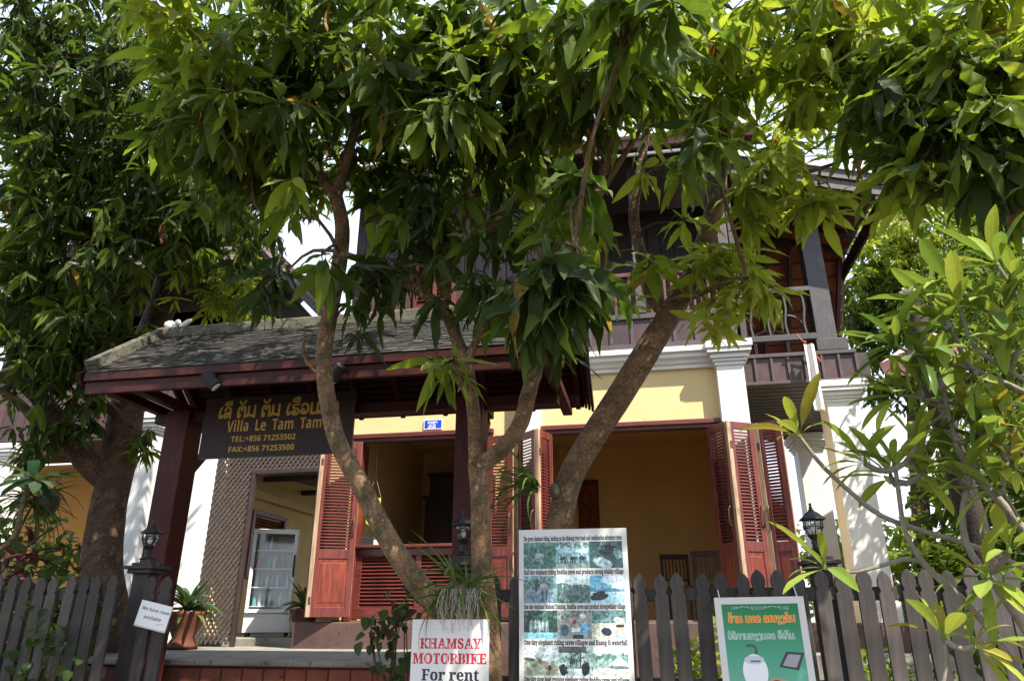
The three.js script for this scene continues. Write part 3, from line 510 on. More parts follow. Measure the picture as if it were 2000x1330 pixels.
mesh('scroll', new THREE.SphereGeometry(0.08, 12, 8).scale(1.5, 0.5, 0.45).rotateZ(0.6).translate(0.12, 0.08, 0), M.white, orn);
mesh('knob', new THREE.SphereGeometry(0.045, 10, 8).translate(0, 0.1, 0.02), M.white, orn);
for (const [x, side, lab] of [[-3.79, 1, 'black floodlight under the eave above the Lao lettering'], [-2.58, -1, 'black floodlight under the eave half hidden by the slanting stem']]) {
  const f = group('floodlight', null, x, 3.63, -5.56); tag(f, lab, 'floodlight', 'floodlights on the gate eave');
  mesh('bracket', bx(0.03, 0.1, 0.05, 0, 0, 0), M.black, f);
  mesh('housing', new THREE.CylinderGeometry(0.045, 0.06, 0.15, 10).rotateZ(side * 0.7).rotateX(0.5).translate(0, -0.02, 0.06), M.black, f);
  mesh('lens', new THREE.CylinderGeometry(0.045, 0.045, 0.01, 10).rotateZ(side * 0.7).rotateX(0.5).translate(side * 0.052, -0.085, 0.03), M.metalWhite, f);
}
// hanging signboard
const sign = group('hanging_signboard', null, -3.54, 3.39, -6.33); tag(sign, 'dark brown hanging signboard with gold Lao and Latin lettering', 'sign');
board('sign_panel', 1.61, 0.62, 0.03, canvasTex(1600, 620, (c, w, h) => {
  c.fillStyle = '#2b1b17'; c.fillRect(0, 0, w, h);
  for (let i = 0; i < 900; i++) { c.globalAlpha = 0.08; c.fillStyle = i % 2 ? '#1b100d' : '#4a332b'; c.fillRect(rnd() * w, rnd() * h, rr(40, 300), rr(1, 3)); } c.globalAlpha = 1;
  const gold = '#b5913a';
  const x = lao(c, 'el1 t2m t2m eh3onp2k', 150, 100, 112, 23, gold); void x;
  c.fillStyle = gold; c.textBaseline = 'alphabetic';
  c.save(); c.font = 'bold 158px sans-serif'; c.scale(0.72, 1); c.fillText('Villa  Le  Tam  Tam', 370, 358); c.restore();
  c.font = 'bold 78px sans-serif'; c.fillText('TEL:+856 71253502', 330, 462); c.fillText('FAX:+856 71253500', 312, 565);
}), M.darkwood, sign, 0.75);
for (const x of [-0.62, 0.62]) mesh('chain', [0, 1, 2].map((k) => new THREE.TorusGeometry(0.016, 0.004, 5, 8).rotateY(k % 2 ? 1.57 : 0).translate(x, 0.32 + k * 0.026, -0.02)).concat([rod(V(x, 0.38, -0.02), V(x, 0.42, -0.14), 0.004)]), M.iron, sign);
// blue number plate on the yellow wall
const plate = group('number_plate', null, -2.9, 4.18, -9.485); tag(plate, 'small blue enamel plate with white Lao lettering on the yellow wall', 'plate');
board('enamel_plate', 0.27, 0.14, 0.012, canvasTex(512, 266, (c, w, h) => {
  c.fillStyle = '#e8ebf2'; c.fillRect(0, 0, w, h); c.fillStyle = '#1d3fae'; c.beginPath(); c.roundRect(16, 16, w - 32, h - 32, 26); c.fill();
  lao(c, 'hnwypkA', 105, 50, 46, 9, '#fff'); lao(c, 'bn n2w', 140, 128, 46, 9, '#fff'); c.fillStyle = '#fff'; lao(c, 'nwn hnk', 118, 196, 36, 8, '#fff'); 
}), M.metalWhite, plate, 0.35);

// ---------------------------------------------------------------- picket fence
const fenceMats = [[0.065, 0.048, 0.039], [0.052, 0.039, 0.032], [0.08, 0.062, 0.051], [0.1, 0.079, 0.067], [0.044, 0.033, 0.027]].map((c) => mat(c, { map: texWorn, roughness: 0.75, bumpMap: texWorn, bumpScale: 0.001 }));
const picketGeos = [0, 1, 2, 3].map((k) => {
  const w = 0.037 + 0.0015 * k, H = 1.31, s = new THREE.Shape();
  s.moveTo(-w, 0); s.lineTo(w, 0); s.lineTo(w, H - 0.125); s.lineTo(w * 0.72, H - 0.112); s.lineTo(w * 0.72, H - 0.1); s.quadraticCurveTo(w * 1.12, H - 0.075, w * 0.86, H - 0.04); s.quadraticCurveTo(w * 0.5, H - 0.012, 0, H);
  s.quadraticCurveTo(-w * 0.5, H - 0.012, -w * 0.86, H - 0.04); s.quadraticCurveTo(-w * 1.12, H - 0.075, -w * 0.72, H - 0.1); s.lineTo(-w * 0.72, H - 0.112); s.lineTo(-w, H - 0.125);
  return new THREE.ExtrudeGeometry(s, { depth: 0.018, bevelEnabled: true, bevelSize: 0.002, bevelThickness: 0.002, bevelSegments: 1, curveSegments: 4 });
});
function fence(x0, x1, label, dy) {
  const g = group('picket_fence', null, (x0 + x1) / 2, 0.55, -4.6); tag(g, label, 'fence', 'picket fences along the street');
  for (let x = x0, k = 0; x < x1; x += 0.1125, k++) { const p = wmesh('picket', picketGeos[k % 4], fenceMats[Math.floor(rnd() * 5)], g); p.position.add(V(x, 0.552 + dy + rr(-0.014, 0.012), -4.6 + rr(-0.002, 0.004))); p.rotation.set(rr(-0.004, 0.008), rr(-0.03, 0.03), rr(-0.02, 0.02)); }
  wmesh('rail', rspan(x0 - 0.06, x1, 1.7 + dy, 1.775 + dy, -4.65, -4.604, 0.006), fenceMats[1], g);
  wmesh('rail', rspan(x0 - 0.06, x1, 1.21 + dy, 1.285 + dy, -4.65, -4.604, 0.006), fenceMats[1], g);
}
fence(-0.95, 2.9, 'brown picket fence carrying the posters beside the frangipani', 0);
fence(-5.9, -3.62, 'brown picket fence with creeper in front of the leaning old trunk', 0.02);
{ const g = group('gate_leaf_end', null, -3.44, 0.55, -4.75); tag(g, 'two dark pickets of the open gate carrying the white room notice', 'gate leaf');
  for (let k = 0; k < 2; k++) { const p = wmesh('picket', picketGeos[k], fenceMats[1], g); p.position.add(V(-3.47 + k * 0.12, 0.57, -4.76)); p.scale.set(1.15, 1.0, 1.2); }
  wmesh('rail', rspan(-3.52, -3.3, 1.5, 1.57, -4.8, -4.764, 0.006), fenceMats[1], g); wmesh('rail', rspan(-3.52, -3.3, 0.9, 0.97, -4.8, -4.764, 0.006), fenceMats[1], g);
  const s = group('room_notice', null, -3.385, 1.62, -4.715); s.rotation.z = -0.2; tag(s, 'white card reading We have room available hung on the gate', 'notice');
  board('card', 0.25, 0.17, 0.012, canvasTex(512, 350, (c, w, h) => {
    c.fillStyle = '#d9d6d4'; c.fillRect(0, 0, w, h); speckle(c, w, h, 300, '#8a8078', 0.12, 5); c.fillStyle = '#b9aea4'; c.fillRect(0, h - 22, w, 22); c.globalAlpha = 0.6; c.fillStyle = '#6b5f52'; for (let i = 0; i < 7; i++) c.fillRect(330 + i * 14, 270 - i * 4, 40, 3); c.globalAlpha = 1;
    c.fillStyle = '#2c2b2c'; c.font = 'italic bold 66px sans-serif'; c.textAlign = 'center'; c.fillText('We have room', w / 2 + 10, 120); c.fillText('available', w / 2 - 5, 225);
  }), M.palewood, s, 0.6);
  mesh('string', [rod(V(-0.05, 0.085, 0), V(-0.05, 0.13, -0.02), 0.002), rod(V(0.05, 0.085, 0), V(0.05, 0.15, -0.02), 0.002)], M.black, s);
}
function pier(x, z, w, top, label) {
  const g = group('gate_pier', null, x, 0.55, z); tag(g, label, 'pier', 'wooden piers carrying lanterns');
  wmesh('shaft', rspan(x - w / 2, x + w / 2, 0.552, top - 0.09, z - w / 2, z + w / 2, 0.008), fenceMats[1], g);
  wmesh('cap', [[0.03, -0.09, -0.06], [0.05, -0.06, -0.035], [0.015, -0.035, -0.012], [-0.02, -0.012, 0.012]].map(([o, a, b]) => rspan(x - w / 2 - o, x + w / 2 + o, top + a + 0.0005, top + b, z - w / 2 - o, z + w / 2 + o, 0.006)), fenceMats[1], g);
}
function lantern(x, y, z, s, label) {
  const g = group('lantern', null, x, y, z); g.scale.setScalar(s); tag(g, label, 'lantern', 'black garden lanterns on the gate piers');
  const L = (pts, n = 12) => new THREE.LatheGeometry(pts.map(([a, b]) => new THREE.Vector2(a, b)), n);
  mesh('base', L([[0, 0], [0.055, 0], [0.05, 0.012], [0.024, 0.025], [0.02, 0.05], [0.03, 0.058], [0.018, 0.066], [0.032, 0.085], [0.044, 0.1], [0.044, 0.106], [0, 0.106]]), M.iron, g);
  mesh('glass', L([[0.036, 0.106], [0.056, 0.15], [0.06, 0.185], [0.056, 0.2]], 6), phys([0.9, 0.92, 0.9], { transmission: 1, thickness: 0, roughness: 0.12 }), g);
  for (let k = 0; k < 6; k++) { const a = k / 6 * 6.283, c = Math.sin(a), d = Math.cos(a); mesh('rib', [rod(V(c * 0.04, 0.106, d * 0.04), V(c * 0.06, 0.152, d * 0.06), 0.0035), rod(V(c * 0.06, 0.152, d * 0.06), V(c * 0.06, 0.202, d * 0.06), 0.0035)], M.iron, g); }
  mesh('ring', new THREE.TorusGeometry(0.061, 0.004, 5, 12).rotateX(1.57).translate(0, 0.152, 0), M.iron, g);
  mesh('roof', L([[0.082, 0.196], [0.084, 0.204], [0.06, 0.222], [0.034, 0.246], [0.02, 0.252], [0.018, 0.262], [0, 0.264]], 6), M.iron, g);
  mesh('finial', L([[0.008, 0.26], [0.013, 0.274], [0.006, 0.284], [0.011, 0.294], [0, 0.308]], 8), M.iron, g);
  mesh('bulb', new THREE.SphereGeometry(0.02, 10, 8).scale(1, 1.5, 1).translate(0, 0.145, 0), M.metalWhite, g);
}
pier(-3.65, -4.92, 0.13, 2.0, 'dark wooden pier between the left fence and the room notice'); lantern(-3.67, 2.012, -4.92, 0.95, 'garden lantern in front of the dark red gate post');
pier(-1.25, -4.9, 0.15, 1.99, 'dark wooden pier behind the forked tree'); lantern(-1.25, 2.002, -4.9, 1.02, 'garden lantern beside the forked tree stem');
pier(0.99, -4.68, 0.11, 1.96, 'dark wooden post rising through the picket fence'); lantern(0.985, 1.972, -4.66, 0.95, 'garden lantern in front of the white columns');

// ---------------------------------------------------------------- posters
const tour = group('tour_poster', null, -0.46, 1.52, -4.52); tag(tour, 'tall white tour poster with rows of elephant and river photographs', 'poster');
board('poster_board', 0.665, 1.2, 0.02, canvasTex(1020, 1840, (c, w, h) => {
  c.fillStyle = '#cfccc9'; c.fillRect(0, 0, w, h);
  const lines = ['The great elephant riding, bathing on the Mekong river bank and combination adventure tours', 'Half day elephant riding Buddha caves and products strong whisky village', 'One day elephant Mahout Training, Buddha caves and product strongwhisky village', 'One day elephant riding caves villages and Kuang Si waterfall', 'One day slow boat cruising elephant riding Buddha caves and villages', ''];
  const scenes = [['bush', 'riders', 'cave'], ['road', 'herd', 'shore'], ['fall', 'crowd', 'selfie'], ['boat', 'hut', 'village'], ['peak', 'bathe', 'glow'], ['peak', 'river', 'bush']];
  const pic = (kind, x, y, pw, ph) => {
    c.save(); c.beginPath(); c.rect(x, y, pw, ph); c.clip(); c.translate(x, y);
    const fill = (col, a, b, d, e) => { c.fillStyle = col; c.fillRect(a * pw, b * ph, d * pw, e * ph); };
    const blob = (col, a, b, r, q = r, n = 1, sp = 0) => { c.fillStyle = col; for (let i = 0; i < n; i++) { c.beginPath(); c.ellipse((a + rr(-sp, sp)) * pw, (b + rr(-sp, sp)) * ph, r * pw * rr(0.6, 0.95), q * pw * rr(0.6, 0.95), rr(-0.3, 0.3), 0, 7); c.fill(); } };
    const elephant = (a, b, s, col) => { blob(col, a, b, 0.1 * s, 0.08 * s); c.fillStyle = col; for (const d of [-0.07, -0.02, 0.04, 0.08]) c.fillRect((a + d * s) * pw, b * ph, 0.03 * s * pw, 0.15 * s * pw); blob(col, a + 0.1 * s, b - 0.02, 0.05 * s); c.fillRect((a + 0.13 * s) * pw, b * ph, 0.02 * s * pw, 0.12 * s * pw); blob('#c9b6a6', a, b - 0.14 * s, 0.02 * s, 0.05 * s); blob('#33404c', a - 0.04 * s, b - 0.12 * s, 0.02 * s, 0.05 * s); };
    const hill = (col, b, amp) => { c.fillStyle = col; c.beginPath(); c.moveTo(0, ph); for (let i = 0; i <= 20; i++) c.lineTo(i / 20 * pw, (b + amp * fbm(i * 0.23 + b * 9, 3.1, x * 0.01)) * ph); c.lineTo(pw, ph); c.fill(); };
    const leafy = (n, y0, y1) => { for (let i = 0; i < n; i++) { c.globalAlpha = 0.5; blob(['#3f7a55', '#2c5c44', '#6ea27c', '#204838'][i % 4], rnd(), rr(y0, y1), 0.05); } c.globalAlpha = 1; };
    if (kind === 'bush') { fill('#47866a', 0, 0, 1, 1); hill('#2f6a5a', 0.15, 0.2); leafy(160, 0.25, 1); elephant(0.45, 0.5, 1.2, '#8d9598'); }
    if (kind === 'riders') { fill('#a9c2c8', 0, 0, 1, 1); hill('#6d9fb0', 0.35, 0.3); leafy(50, 0, 0.22); fill('#6c8076', 0, 0.75, 1, 0.25); for (const a of [0.2, 0.5, 0.78]) elephant(a, 0.62, 1, '#26302f'); }
    if (kind === 'cave') { fill('#32504f', 0, 0, 1, 1); blob('#9fb6b6', 0.4, 0.8, 0.35, 0.16); blob('#121b1c', 0.6, 0.35, 0.2, 0.1, 4, 0.15); blob('#6f8f92', 0.85, 0.4, 0.1, 0.2, 3, 0.1); leafy(20, 0, 0.4); }
    if (kind === 'road') { fill('#6f93a0', 0, 0, 1, 1); leafy(90, 0.05, 0.5); fill('#6a7f8e', 0, 0.6, 1, 0.4); blob('#35454e', 0.4, 0.35, 0.06, 0.25); blob('#b58d8c', 0.6, 0.4, 0.12, 0.14); fill('#39434d', 0.55, 0.5, 0.04, 0.4); fill('#39434d', 0.67, 0.5, 0.04, 0.4); }
    if (kind === 'herd') { fill('#cdd6d4', 0, 0, 1, 1); hill('#4d7c66', 0.3, 0.2); leafy(80, 0.4, 1); for (const a of [0.18, 0.45, 0.78]) elephant(a, 0.55, 1.2, '#56646a'); leafy(40, 0.8, 1); }
    if (kind === 'shore') { fill('#52b5dd', 0, 0, 1, 1); blob('#eaf5f8', 0.65, 0.25, 0.3, 0.14, 6, 0.2); hill('#4589a8', 0.5, 0.12); fill('#9fd2e4', 0, 0.6, 1, 0.4); blob('#1e2b33', 0.2, 0.72, 0.24, 0.08, 6, 0.12); blob('#e8dccf', 0.2, 0.45, 0.02, 0.09); blob('#e8dccf', 0.28, 0.47, 0.02, 0.09); }
    if (kind === 'fall') { fill('#22443b', 0, 0, 1, 1); leafy(80, 0, 0.4); for (let i = 0; i < 70; i++) { c.globalAlpha = 0.5; c.fillStyle = '#e3eef0'; c.fillRect(rr(0.15, 0.72) * pw, rr(0.3, 0.45) * ph, 4, rr(0.2, 0.45) * ph); } c.globalAlpha = 1; fill('#78c0cd', 0, 0.78, 1, 0.22); }
    if (kind === 'crowd') { fill('#998b7c', 0, 0, 1, 1); leafy(30, 0, 0.3); blob('#3f5a72', 0.2, 0.7, 0.16, 0.25); blob('#5c9fc8', 0.8, 0.65, 0.2, 0.26); blob('#e9e4de', 0.75, 0.2, 0.12, 0.07); blob('#c0272c', 0.5, 0.4, 0.07, 0.08); fill('#d9dadb', 0.4, 0.62, 0.25, 0.14); fill('#2d3036', 0.45, 0.85, 0.3, 0.15); }
    if (kind === 'selfie') { fill('#6f8e93', 0, 0, 1, 1); leafy(60, 0, 0.45); fill('#d9c39f', 0, 0.45, 1, 0.55); blob('#cfc9bd', 0.8, 0.35, 0.18, 0.1); blob('#c79c80', 0.82, 0.6, 0.13, 0.16); fill('#30282a', 0.7, 0.5, 0.24, 0.09); blob('#23283a', 0.42, 0.75, 0.18, 0.12); fill('#8fc1df', 0.65, 0.88, 0.35, 0.12); }
    if (kind === 'boat') { fill('#d3d3cb', 0, 0, 1, 1); fill('#9a9a76', 0, 0.5, 1, 0.5); blob('#574f45', 0.15, 0.45, 0.25, 0.06); c.fillStyle = '#9c6a4f'; c.beginPath(); c.moveTo(0.35 * pw, 0.35 * ph); c.lineTo(0.95 * pw, 0.8 * ph); c.lineTo(0.8 * pw, 0.92 * ph); c.lineTo(0.45 * pw, 0.6 * ph); c.fill(); blob('#e6e2dc', 0.75, 0.55, 0.05, 0.1); fill('#2c2c30', 0.72, 0.65, 0.07, 0.16); }
    if (kind === 'hut') { fill('#a8bdb6', 0, 0, 1, 1); leafy(60, 0.2, 0.8); fill('#54504f', 0.02, 0, 0.8, 0.22); fill('#2c2a2c', 0.62, 0.1, 0.04, 0.6); elephant(0.42, 0.5, 1.1, '#3a4446'); blob('#1d2023', 0.15, 0.8, 0.12, 0.16, 3, 0.05); blob('#1d2023', 0.8, 0.75, 0.12, 0.18, 3, 0.05); fill('#d6d6d2', 0.25, 0.75, 0.4, 0.1); }
    if (kind === 'village') { fill('#d7dedd', 0, 0, 1, 1); hill('#7ea08f', 0.25, 0.2); leafy(50, 0.25, 0.5); fill('#cdb9a0', 0, 0.72, 1, 0.28); c.fillStyle = '#d4d2cd'; c.beginPath(); c.moveTo(0.45 * pw, 0.6 * ph); c.lineTo(0.75 * pw, 0.33 * ph); c.lineTo(1 * pw, 0.55 * ph); c.lineTo(1 * pw, 0.65 * ph); c.lineTo(0.45 * pw, 0.65 * ph); c.fill(); fill('#6d6a66', 0.5, 0.65, 0.5, 0.1); }
    if (kind === 'peak') { fill('#a6d6e4', 0, 0, 1, 1); hill('#4aa0bb', 0.3, 0.5); hill('#3f8ba8', 0.55, 0.3); fill('#8fcbdc', 0, 0.8, 1, 0.2); }
    if (kind === 'bathe' || kind === 'river') { fill('#9fc6d4', 0, 0, 1, 1); hill('#3e8fb5', 0.15, 0.15); fill('#b4d4de', 0, 0.35, 1, 0.65); for (let i = 0; i < 4; i++) elephant(0.42 + i * 0.09, 0.5, 0.5, '#4b5962'); }
    if (kind === 'glow') { fill('#b9d9df', 0, 0, 1, 1); blob('#f6f8f4', 0.45, 0.3, 0.3, 0.2, 5, 0.1); hill('#6aa0ac', 0.65, 0.25); for (const a of [0.3, 0.45, 0.55]) blob('#37444b', a, 0.9, 0.04, 0.09); }
    for (let i = 0; i < 260; i++) { c.globalAlpha = rr(0.05, 0.3); c.fillStyle = ['#10201c', '#dfe8e6', '#3a4a44', '#8aa09a', '#f2f2ee'][i % 5]; c.beginPath(); c.ellipse(rnd() * pw, rnd() * ph, rr(1, 7), rr(1, 5), rnd() * 3, 0, 7); c.fill(); } c.globalAlpha = 1;
    c.restore();
    const im = c.getImageData(x, y, pw, ph), q = im.data;             // a faded, grainy print
    for (let j = 0; j < im.height; j++) for (let i = 0; i < im.width; i++) {
      const k = (j * im.width + i) * 4, v = 1 + 0.75 * fbm(i * 0.03 + x, j * 0.03 + y, 1, 3) + 0.9 * fbm(i * 0.16, j * 0.16 + x, 5, 2), l = (q[k] + q[k + 1] + q[k + 2]) / 3;
      q[k] = Math.min(235, Math.max(18, (q[k] * 0.6 + l * 0.36) * v)); q[k + 1] = Math.min(238, Math.max(26, (q[k + 1] * 0.66 + l * 0.38) * v)); q[k + 2] = Math.min(240, Math.max(28, (q[k + 2] * 0.66 + l * 0.4) * v));
    }
    c.putImageData(im, x, y);
  };
  c.textAlign = 'center';
  for (let r = 0; r < 6; r++) {
    const y = 70 + r * 302; c.fillStyle = '#101013'; c.font = '900 54px serif';
    const tw = c.measureText(lines[r]).width || 1; c.save(); c.translate(w / 2, y + 8); c.scale(Math.min(1, 930 / tw), 1); if (lines[r]) { c.fillText(lines[r], 0, 26); c.strokeStyle = '#101013'; c.lineWidth = 2; c.strokeText(lines[r], 0, 26); } c.restore();
    for (let k = 0; k < 3; k++) pic(scenes[r][k], 45 + k * 310, y + 48, 309, 238);
  }
  speckle(c, w, h, 200, '#8a8a80', 0.15, 4);
}), M.metalWhite, tour, 0.3);
mesh('stake', [rspan(-0.25, -0.21, -0.965, 0.4, -0.045, -0.012, 0.004), rspan(0.21, 0.25, -0.965, 0.4, -0.045, -0.012, 0.004)], M.palewood, tour);
const rent = group('rental_sign', null, -1.105, 1.3, -4.1); tag(rent, 'white motorbike rental sign with red stencil lettering below the orchids', 'sign');
board('rental_board', 0.435, 0.6, 0.015, canvasTex(725, 1000, (c, w, h) => {
  c.fillStyle = '#c9c5c2'; c.fillRect(0, 0, w, h); c.fillStyle = '#b7b0aa'; c.fillRect(0, 78, w, 4); speckle(c, w, h, 500, '#938a80', 0.15, 6);
  c.fillStyle = '#b5222c'; c.textAlign = 'center'; c.font = 'bold 116px serif'; c.strokeStyle = '#b5222c'; c.lineWidth = 5; c.save(); c.scale(0.94, 1); c.fillText('KHAMSAY', w / 2 / 0.94 + 5, 246); c.strokeText('KHAMSAY', w / 2 / 0.94 + 5, 246); c.restore(); c.save(); c.translate(w / 2, 372); c.scale(0.94, 1); c.fillText('MOTORBIKE', 0, 0); c.strokeText('MOTORBIKE', 0, 0); c.restore();
  c.fillStyle = '#c9c5c2'; for (let i = 0; i < 9; i++) { c.fillRect(120 + i * 62, 150, 6, 110); c.fillRect(70 + i * 68, 285, 6, 100); }
  c.fillStyle = '#1f2127'; c.font = '900 128px serif'; c.fillText('For rent', w / 2 + 10, 510);
  c.fillStyle = '#a9b4c4'; c.fillRect(0, 640, w, 360); c.fillStyle = '#ddd9d6'; c.beginPath(); c.moveTo(330, 1000); c.lineTo(350, 620); c.lineTo(480, 600); c.lineTo(560, 700); c.lineTo(620, 1000); c.fill();
  c.fillStyle = '#23242c'; for (const [a, b] of [[170, 880], [560, 880]]) { c.beginPath(); c.arc(a, b, 90, 0, 7); c.fill(); } c.fillStyle = '#aa2230'; c.beginPath(); c.moveTo(200, 860); c.lineTo(300, 720); c.lineTo(520, 740); c.lineTo(560, 860); c.lineTo(400, 900); c.fill(); c.fillStyle = '#23242c'; c.beginPath(); c.arc(455, 630, 34, 0, 7); c.fill();
}), M.metalWhite, rent, 0.55);
mesh('stake', [rspan(-0.15, -0.11, -1.18, 0.25, -0.04, -0.01, 0.004), rspan(0.11, 0.15, -1.18, 0.25, -0.04, -0.01, 0.004)], M.palewood, rent);
const massage = group('massage_poster', null, 0.605, 1.36, -4.54); massage.rotation.z = 0.012; tag(massage, 'green massage poster with orange Lao lettering hung on the picket fence', 'poster');
board('poster_sheet', 0.495, 0.72, 0.008, canvasTex(825, 1200, (c, w, h) => {
  c.fillStyle = '#cdc9c6'; c.fillRect(0, 0, w, h); const x0 = 62, y0 = 62, x1 = w - 62;
  const g = c.createLinearGradient(0, y0, 0, h); g.addColorStop(0, '#15713f'); g.addColorStop(0.35, '#3f9474'); g.addColorStop(0.8, '#79b09a'); g.addColorStop(1, '#a7b3a6'); c.fillStyle = g; c.fillRect(x0, y0, x1 - x0, h - 110);
  for (let i = 0; i < 260; i++) { c.fillStyle = ['#cdbcd0', '#8fbfa8', '#6d77b2', '#c7d6c0'][i % 4]; c.globalAlpha = 0.6; c.beginPath(); const a = x0 + 90 + rnd() * (x1 - x0 - 180); c.arc(a, y0 + 22 + 30 * rnd() * Math.abs(Math.sin(a * 0.012)), 3.5, 0, 7); c.fill(); } c.globalAlpha = 1;
  lao(c, 'h4An nwd labygl5m', 112, 170, 52, 9, '#d8431c', ['#f2c65a', 9]);
  lao(c, 'b5l6kAntygnwd o1ek2n', 92, 324, 46, 6, '#4f8a6c', ['#d7dfd8', 7]);
  // massage couch, lamp, screen and the red foot massager
  c.strokeStyle = '#4b4d52'; c.lineWidth = 24; c.lineCap = 'round'; c.beginPath(); c.moveTo(258, 430); c.quadraticCurveTo(350, 410, 330, 500); c.stroke(); c.fillStyle = '#e5e6e8'; c.beginPath(); c.ellipse(305, 650, 112, 150, 0, 0, 7); c.fill(); c.fillStyle = '#c2c4ca'; c.beginPath(); c.ellipse(305, 550, 90, 38, 0, 0, 7); c.fill(); c.fillStyle = '#5a5d66'; c.fillRect(270, 555, 90, 14);
  c.fillStyle = '#3a383c'; c.beginPath(); c.moveTo(600, 480); c.lineTo(760, 492); c.lineTo(690, 640); c.lineTo(520, 610); c.fill(); c.fillStyle = '#9b97a1'; c.beginPath(); c.moveTo(616, 502); c.lineTo(728, 510); c.lineTo(672, 618); c.lineTo(552, 598); c.fill();
  c.fillStyle = '#b69a6f'; c.beginPath(); c.moveTo(100, 850); c.lineTo(480, 700); c.lineTo(610, 735); c.lineTo(590, 800); c.lineTo(210, 985); c.lineTo(130, 940); c.fill(); c.fillStyle = '#2b2d35'; c.beginPath(); c.moveTo(150, 848); c.lineTo(300, 782); c.lineTo(380, 832); c.lineTo(220, 920); c.fill(); c.fillStyle = '#dfe0e2'; c.beginPath(); c.moveTo(180, 846); c.lineTo(298, 796); c.lineTo(352, 832); c.lineTo(230, 894); c.fill(); c.fillStyle = '#9c2a25'; c.beginPath(); c.moveTo(320, 780); c.lineTo(480, 715); c.lineTo(580, 745); c.lineTo(390, 830); c.fill();
  c.fillStyle = '#b3192a'; c.beginPath(); c.ellipse(640, 900, 115, 88, 0.3, 0, 7); c.fill(); c.fillStyle = '#4a4548'; c.beginPath(); c.ellipse(600, 910, 32, 50, 0.7, 0, 7); c.fill(); c.beginPath(); c.ellipse(690, 880, 32, 46, -0.5, 0, 7); c.fill();
  lao(c, 'bwnwd tAnl5m', 260, 1040, 46, 8, '#a02028');
}), M.metalWhite, massage, 0.45);
mesh('hook', [-0.21, 0.22].map((x) => rod(V(x, 0.33, 0.006), V(x - 0.01, 0.42, -0.045), 0.003)), M.metalWhite, massage);

// ---------------------------------------------------------------- leaves
function leafGeo(n, cols, W, droop, wave, fold, tipPow, stalk = 0.1, basePow = 0.62) {
  const pos = [], uv = [], idx = []; let y = 0, z = -stalk;
  const norm = Math.pow(basePow / (basePow + tipPow), basePow) * Math.pow(tipPow / (basePow + tipPow), tipPow);
  const rows = [[-stalk, 0.006]]; for (let i = 0; i <= n; i++) { const t = i / n; rows.push([t, Math.max(0.006, W / 2 * Math.pow(t, basePow) * Math.pow(1 - t, tipPow) / norm)]); }
  let pt = -stalk;
  rows.forEach(([t, w], i) => {
    const ds = t - pt, b = droop * Math.max(0, t); pt = t; if (i) { z += ds * Math.cos(b); y -= ds * Math.sin(b); }
    for (let c = 0; c < cols; c++) { const j = -1 + 2 * c / (cols - 1), a = Math.abs(j); pos.push(j * w, y + fold * a * w + wave * a * w * Math.sin(t * 17 + (j > 0 ? 0.6 : 2.4)), z); uv.push(0.5 + 0.5 * j, Math.max(0, t)); }
  });
  for (let i = 0; i < rows.length - 1; i++) for (let c = 0; c < cols - 1; c++) { const a = i * cols + c, b = a + cols; idx.push(a, b, a + 1, b, b + 1, a + 1); }
  const g = new THREE.BufferGeometry(); g.setAttribute('position', new THREE.Float32BufferAttribute(pos, 3)); g.setAttribute('uv', new THREE.Float32BufferAttribute(uv, 2)); g.setIndex(idx); g.computeVertexNormals(); return g;
}
const mangoNear = [leafGeo(12, 5, 0.22, 0.6, 0.4, 0.35, 0.95), leafGeo(12, 5, 0.2, 0.2, 0.5, 0.25, 1.0), leafGeo(12, 5, 0.25, 1.0, 0.3, 0.45, 0.9)];
const mangoFar = leafGeo(6, 3, 0.22, 0.6, 0.35, 0.35, 0.95);
const frangiLeaf = [leafGeo(9, 5, 0.24, 0.3, 0.06, 0.35, 0.75, 0.16, 0.9), leafGeo(9, 5, 0.21, 0.75, 0.06, 0.3, 0.8, 0.16, 0.9)];
const heartLeaf = leafGeo(6, 3, 0.85, 0.5, 0.05, 0.25, 0.75, 0.3, 0.35);
const broadLeaf = leafGeo(5, 3, 0.5, 0.5, 0.1, 0.3, 0.7, 0.15, 0.55);
const strapGeos = [leafGeo(9, 3, 0.07, 0.9, 0, 0.6, 0.55, 0, 0.12), leafGeo(9, 3, 0.07, 1.7, 0, 0.6, 0.55, 0, 0.12), leafGeo(9, 3, 0.07, 0.35, 0, 0.6, 0.55, 0, 0.12)];
const agaveGeos = [leafGeo(8, 3, 0.13, 0.5, 0, 0.7, 0.6, 0, 0.2), leafGeo(8, 3, 0.13, 1.3, 0, 0.7, 0.6, 0, 0.2)];
const veinTex = (veins, spots) => canvasTex(128, 256, (c, w, h) => {
  c.fillStyle = '#e4e4de'; c.fillRect(0, 0, w, h); speckle(c, w, h, 120, '#b9bda8', 0.4, 9);
  c.strokeStyle = '#fbf7da'; c.lineWidth = 1.6; c.globalAlpha = 0.55; for (let i = 0; i < veins; i++) { const y = i / veins * h; for (const s of [1, -1]) { c.beginPath(); c.moveTo(w / 2, y); c.quadraticCurveTo(w / 2 + s * w * 0.3, y + 6, w / 2 + s * w * 0.5, y + 20); c.stroke(); } }
  c.globalAlpha = 1; c.lineWidth = 5; c.strokeStyle = '#fffbe0'; c.beginPath(); c.moveTo(w / 2, 0); c.lineTo(w / 2, h); c.stroke();
  if (spots) for (let i = 0; i < 26; i++) { c.globalAlpha = 0.6; c.fillStyle = i % 3 ? '#ffe36a' : '#a9763a'; c.beginPath(); c.arc(rnd() * w, rnd() * h, rr(1, 6), 0, 7); c.fill(); }
});
const texLeaf = veinTex(16, false), texSpotted = veinTex(22, true);
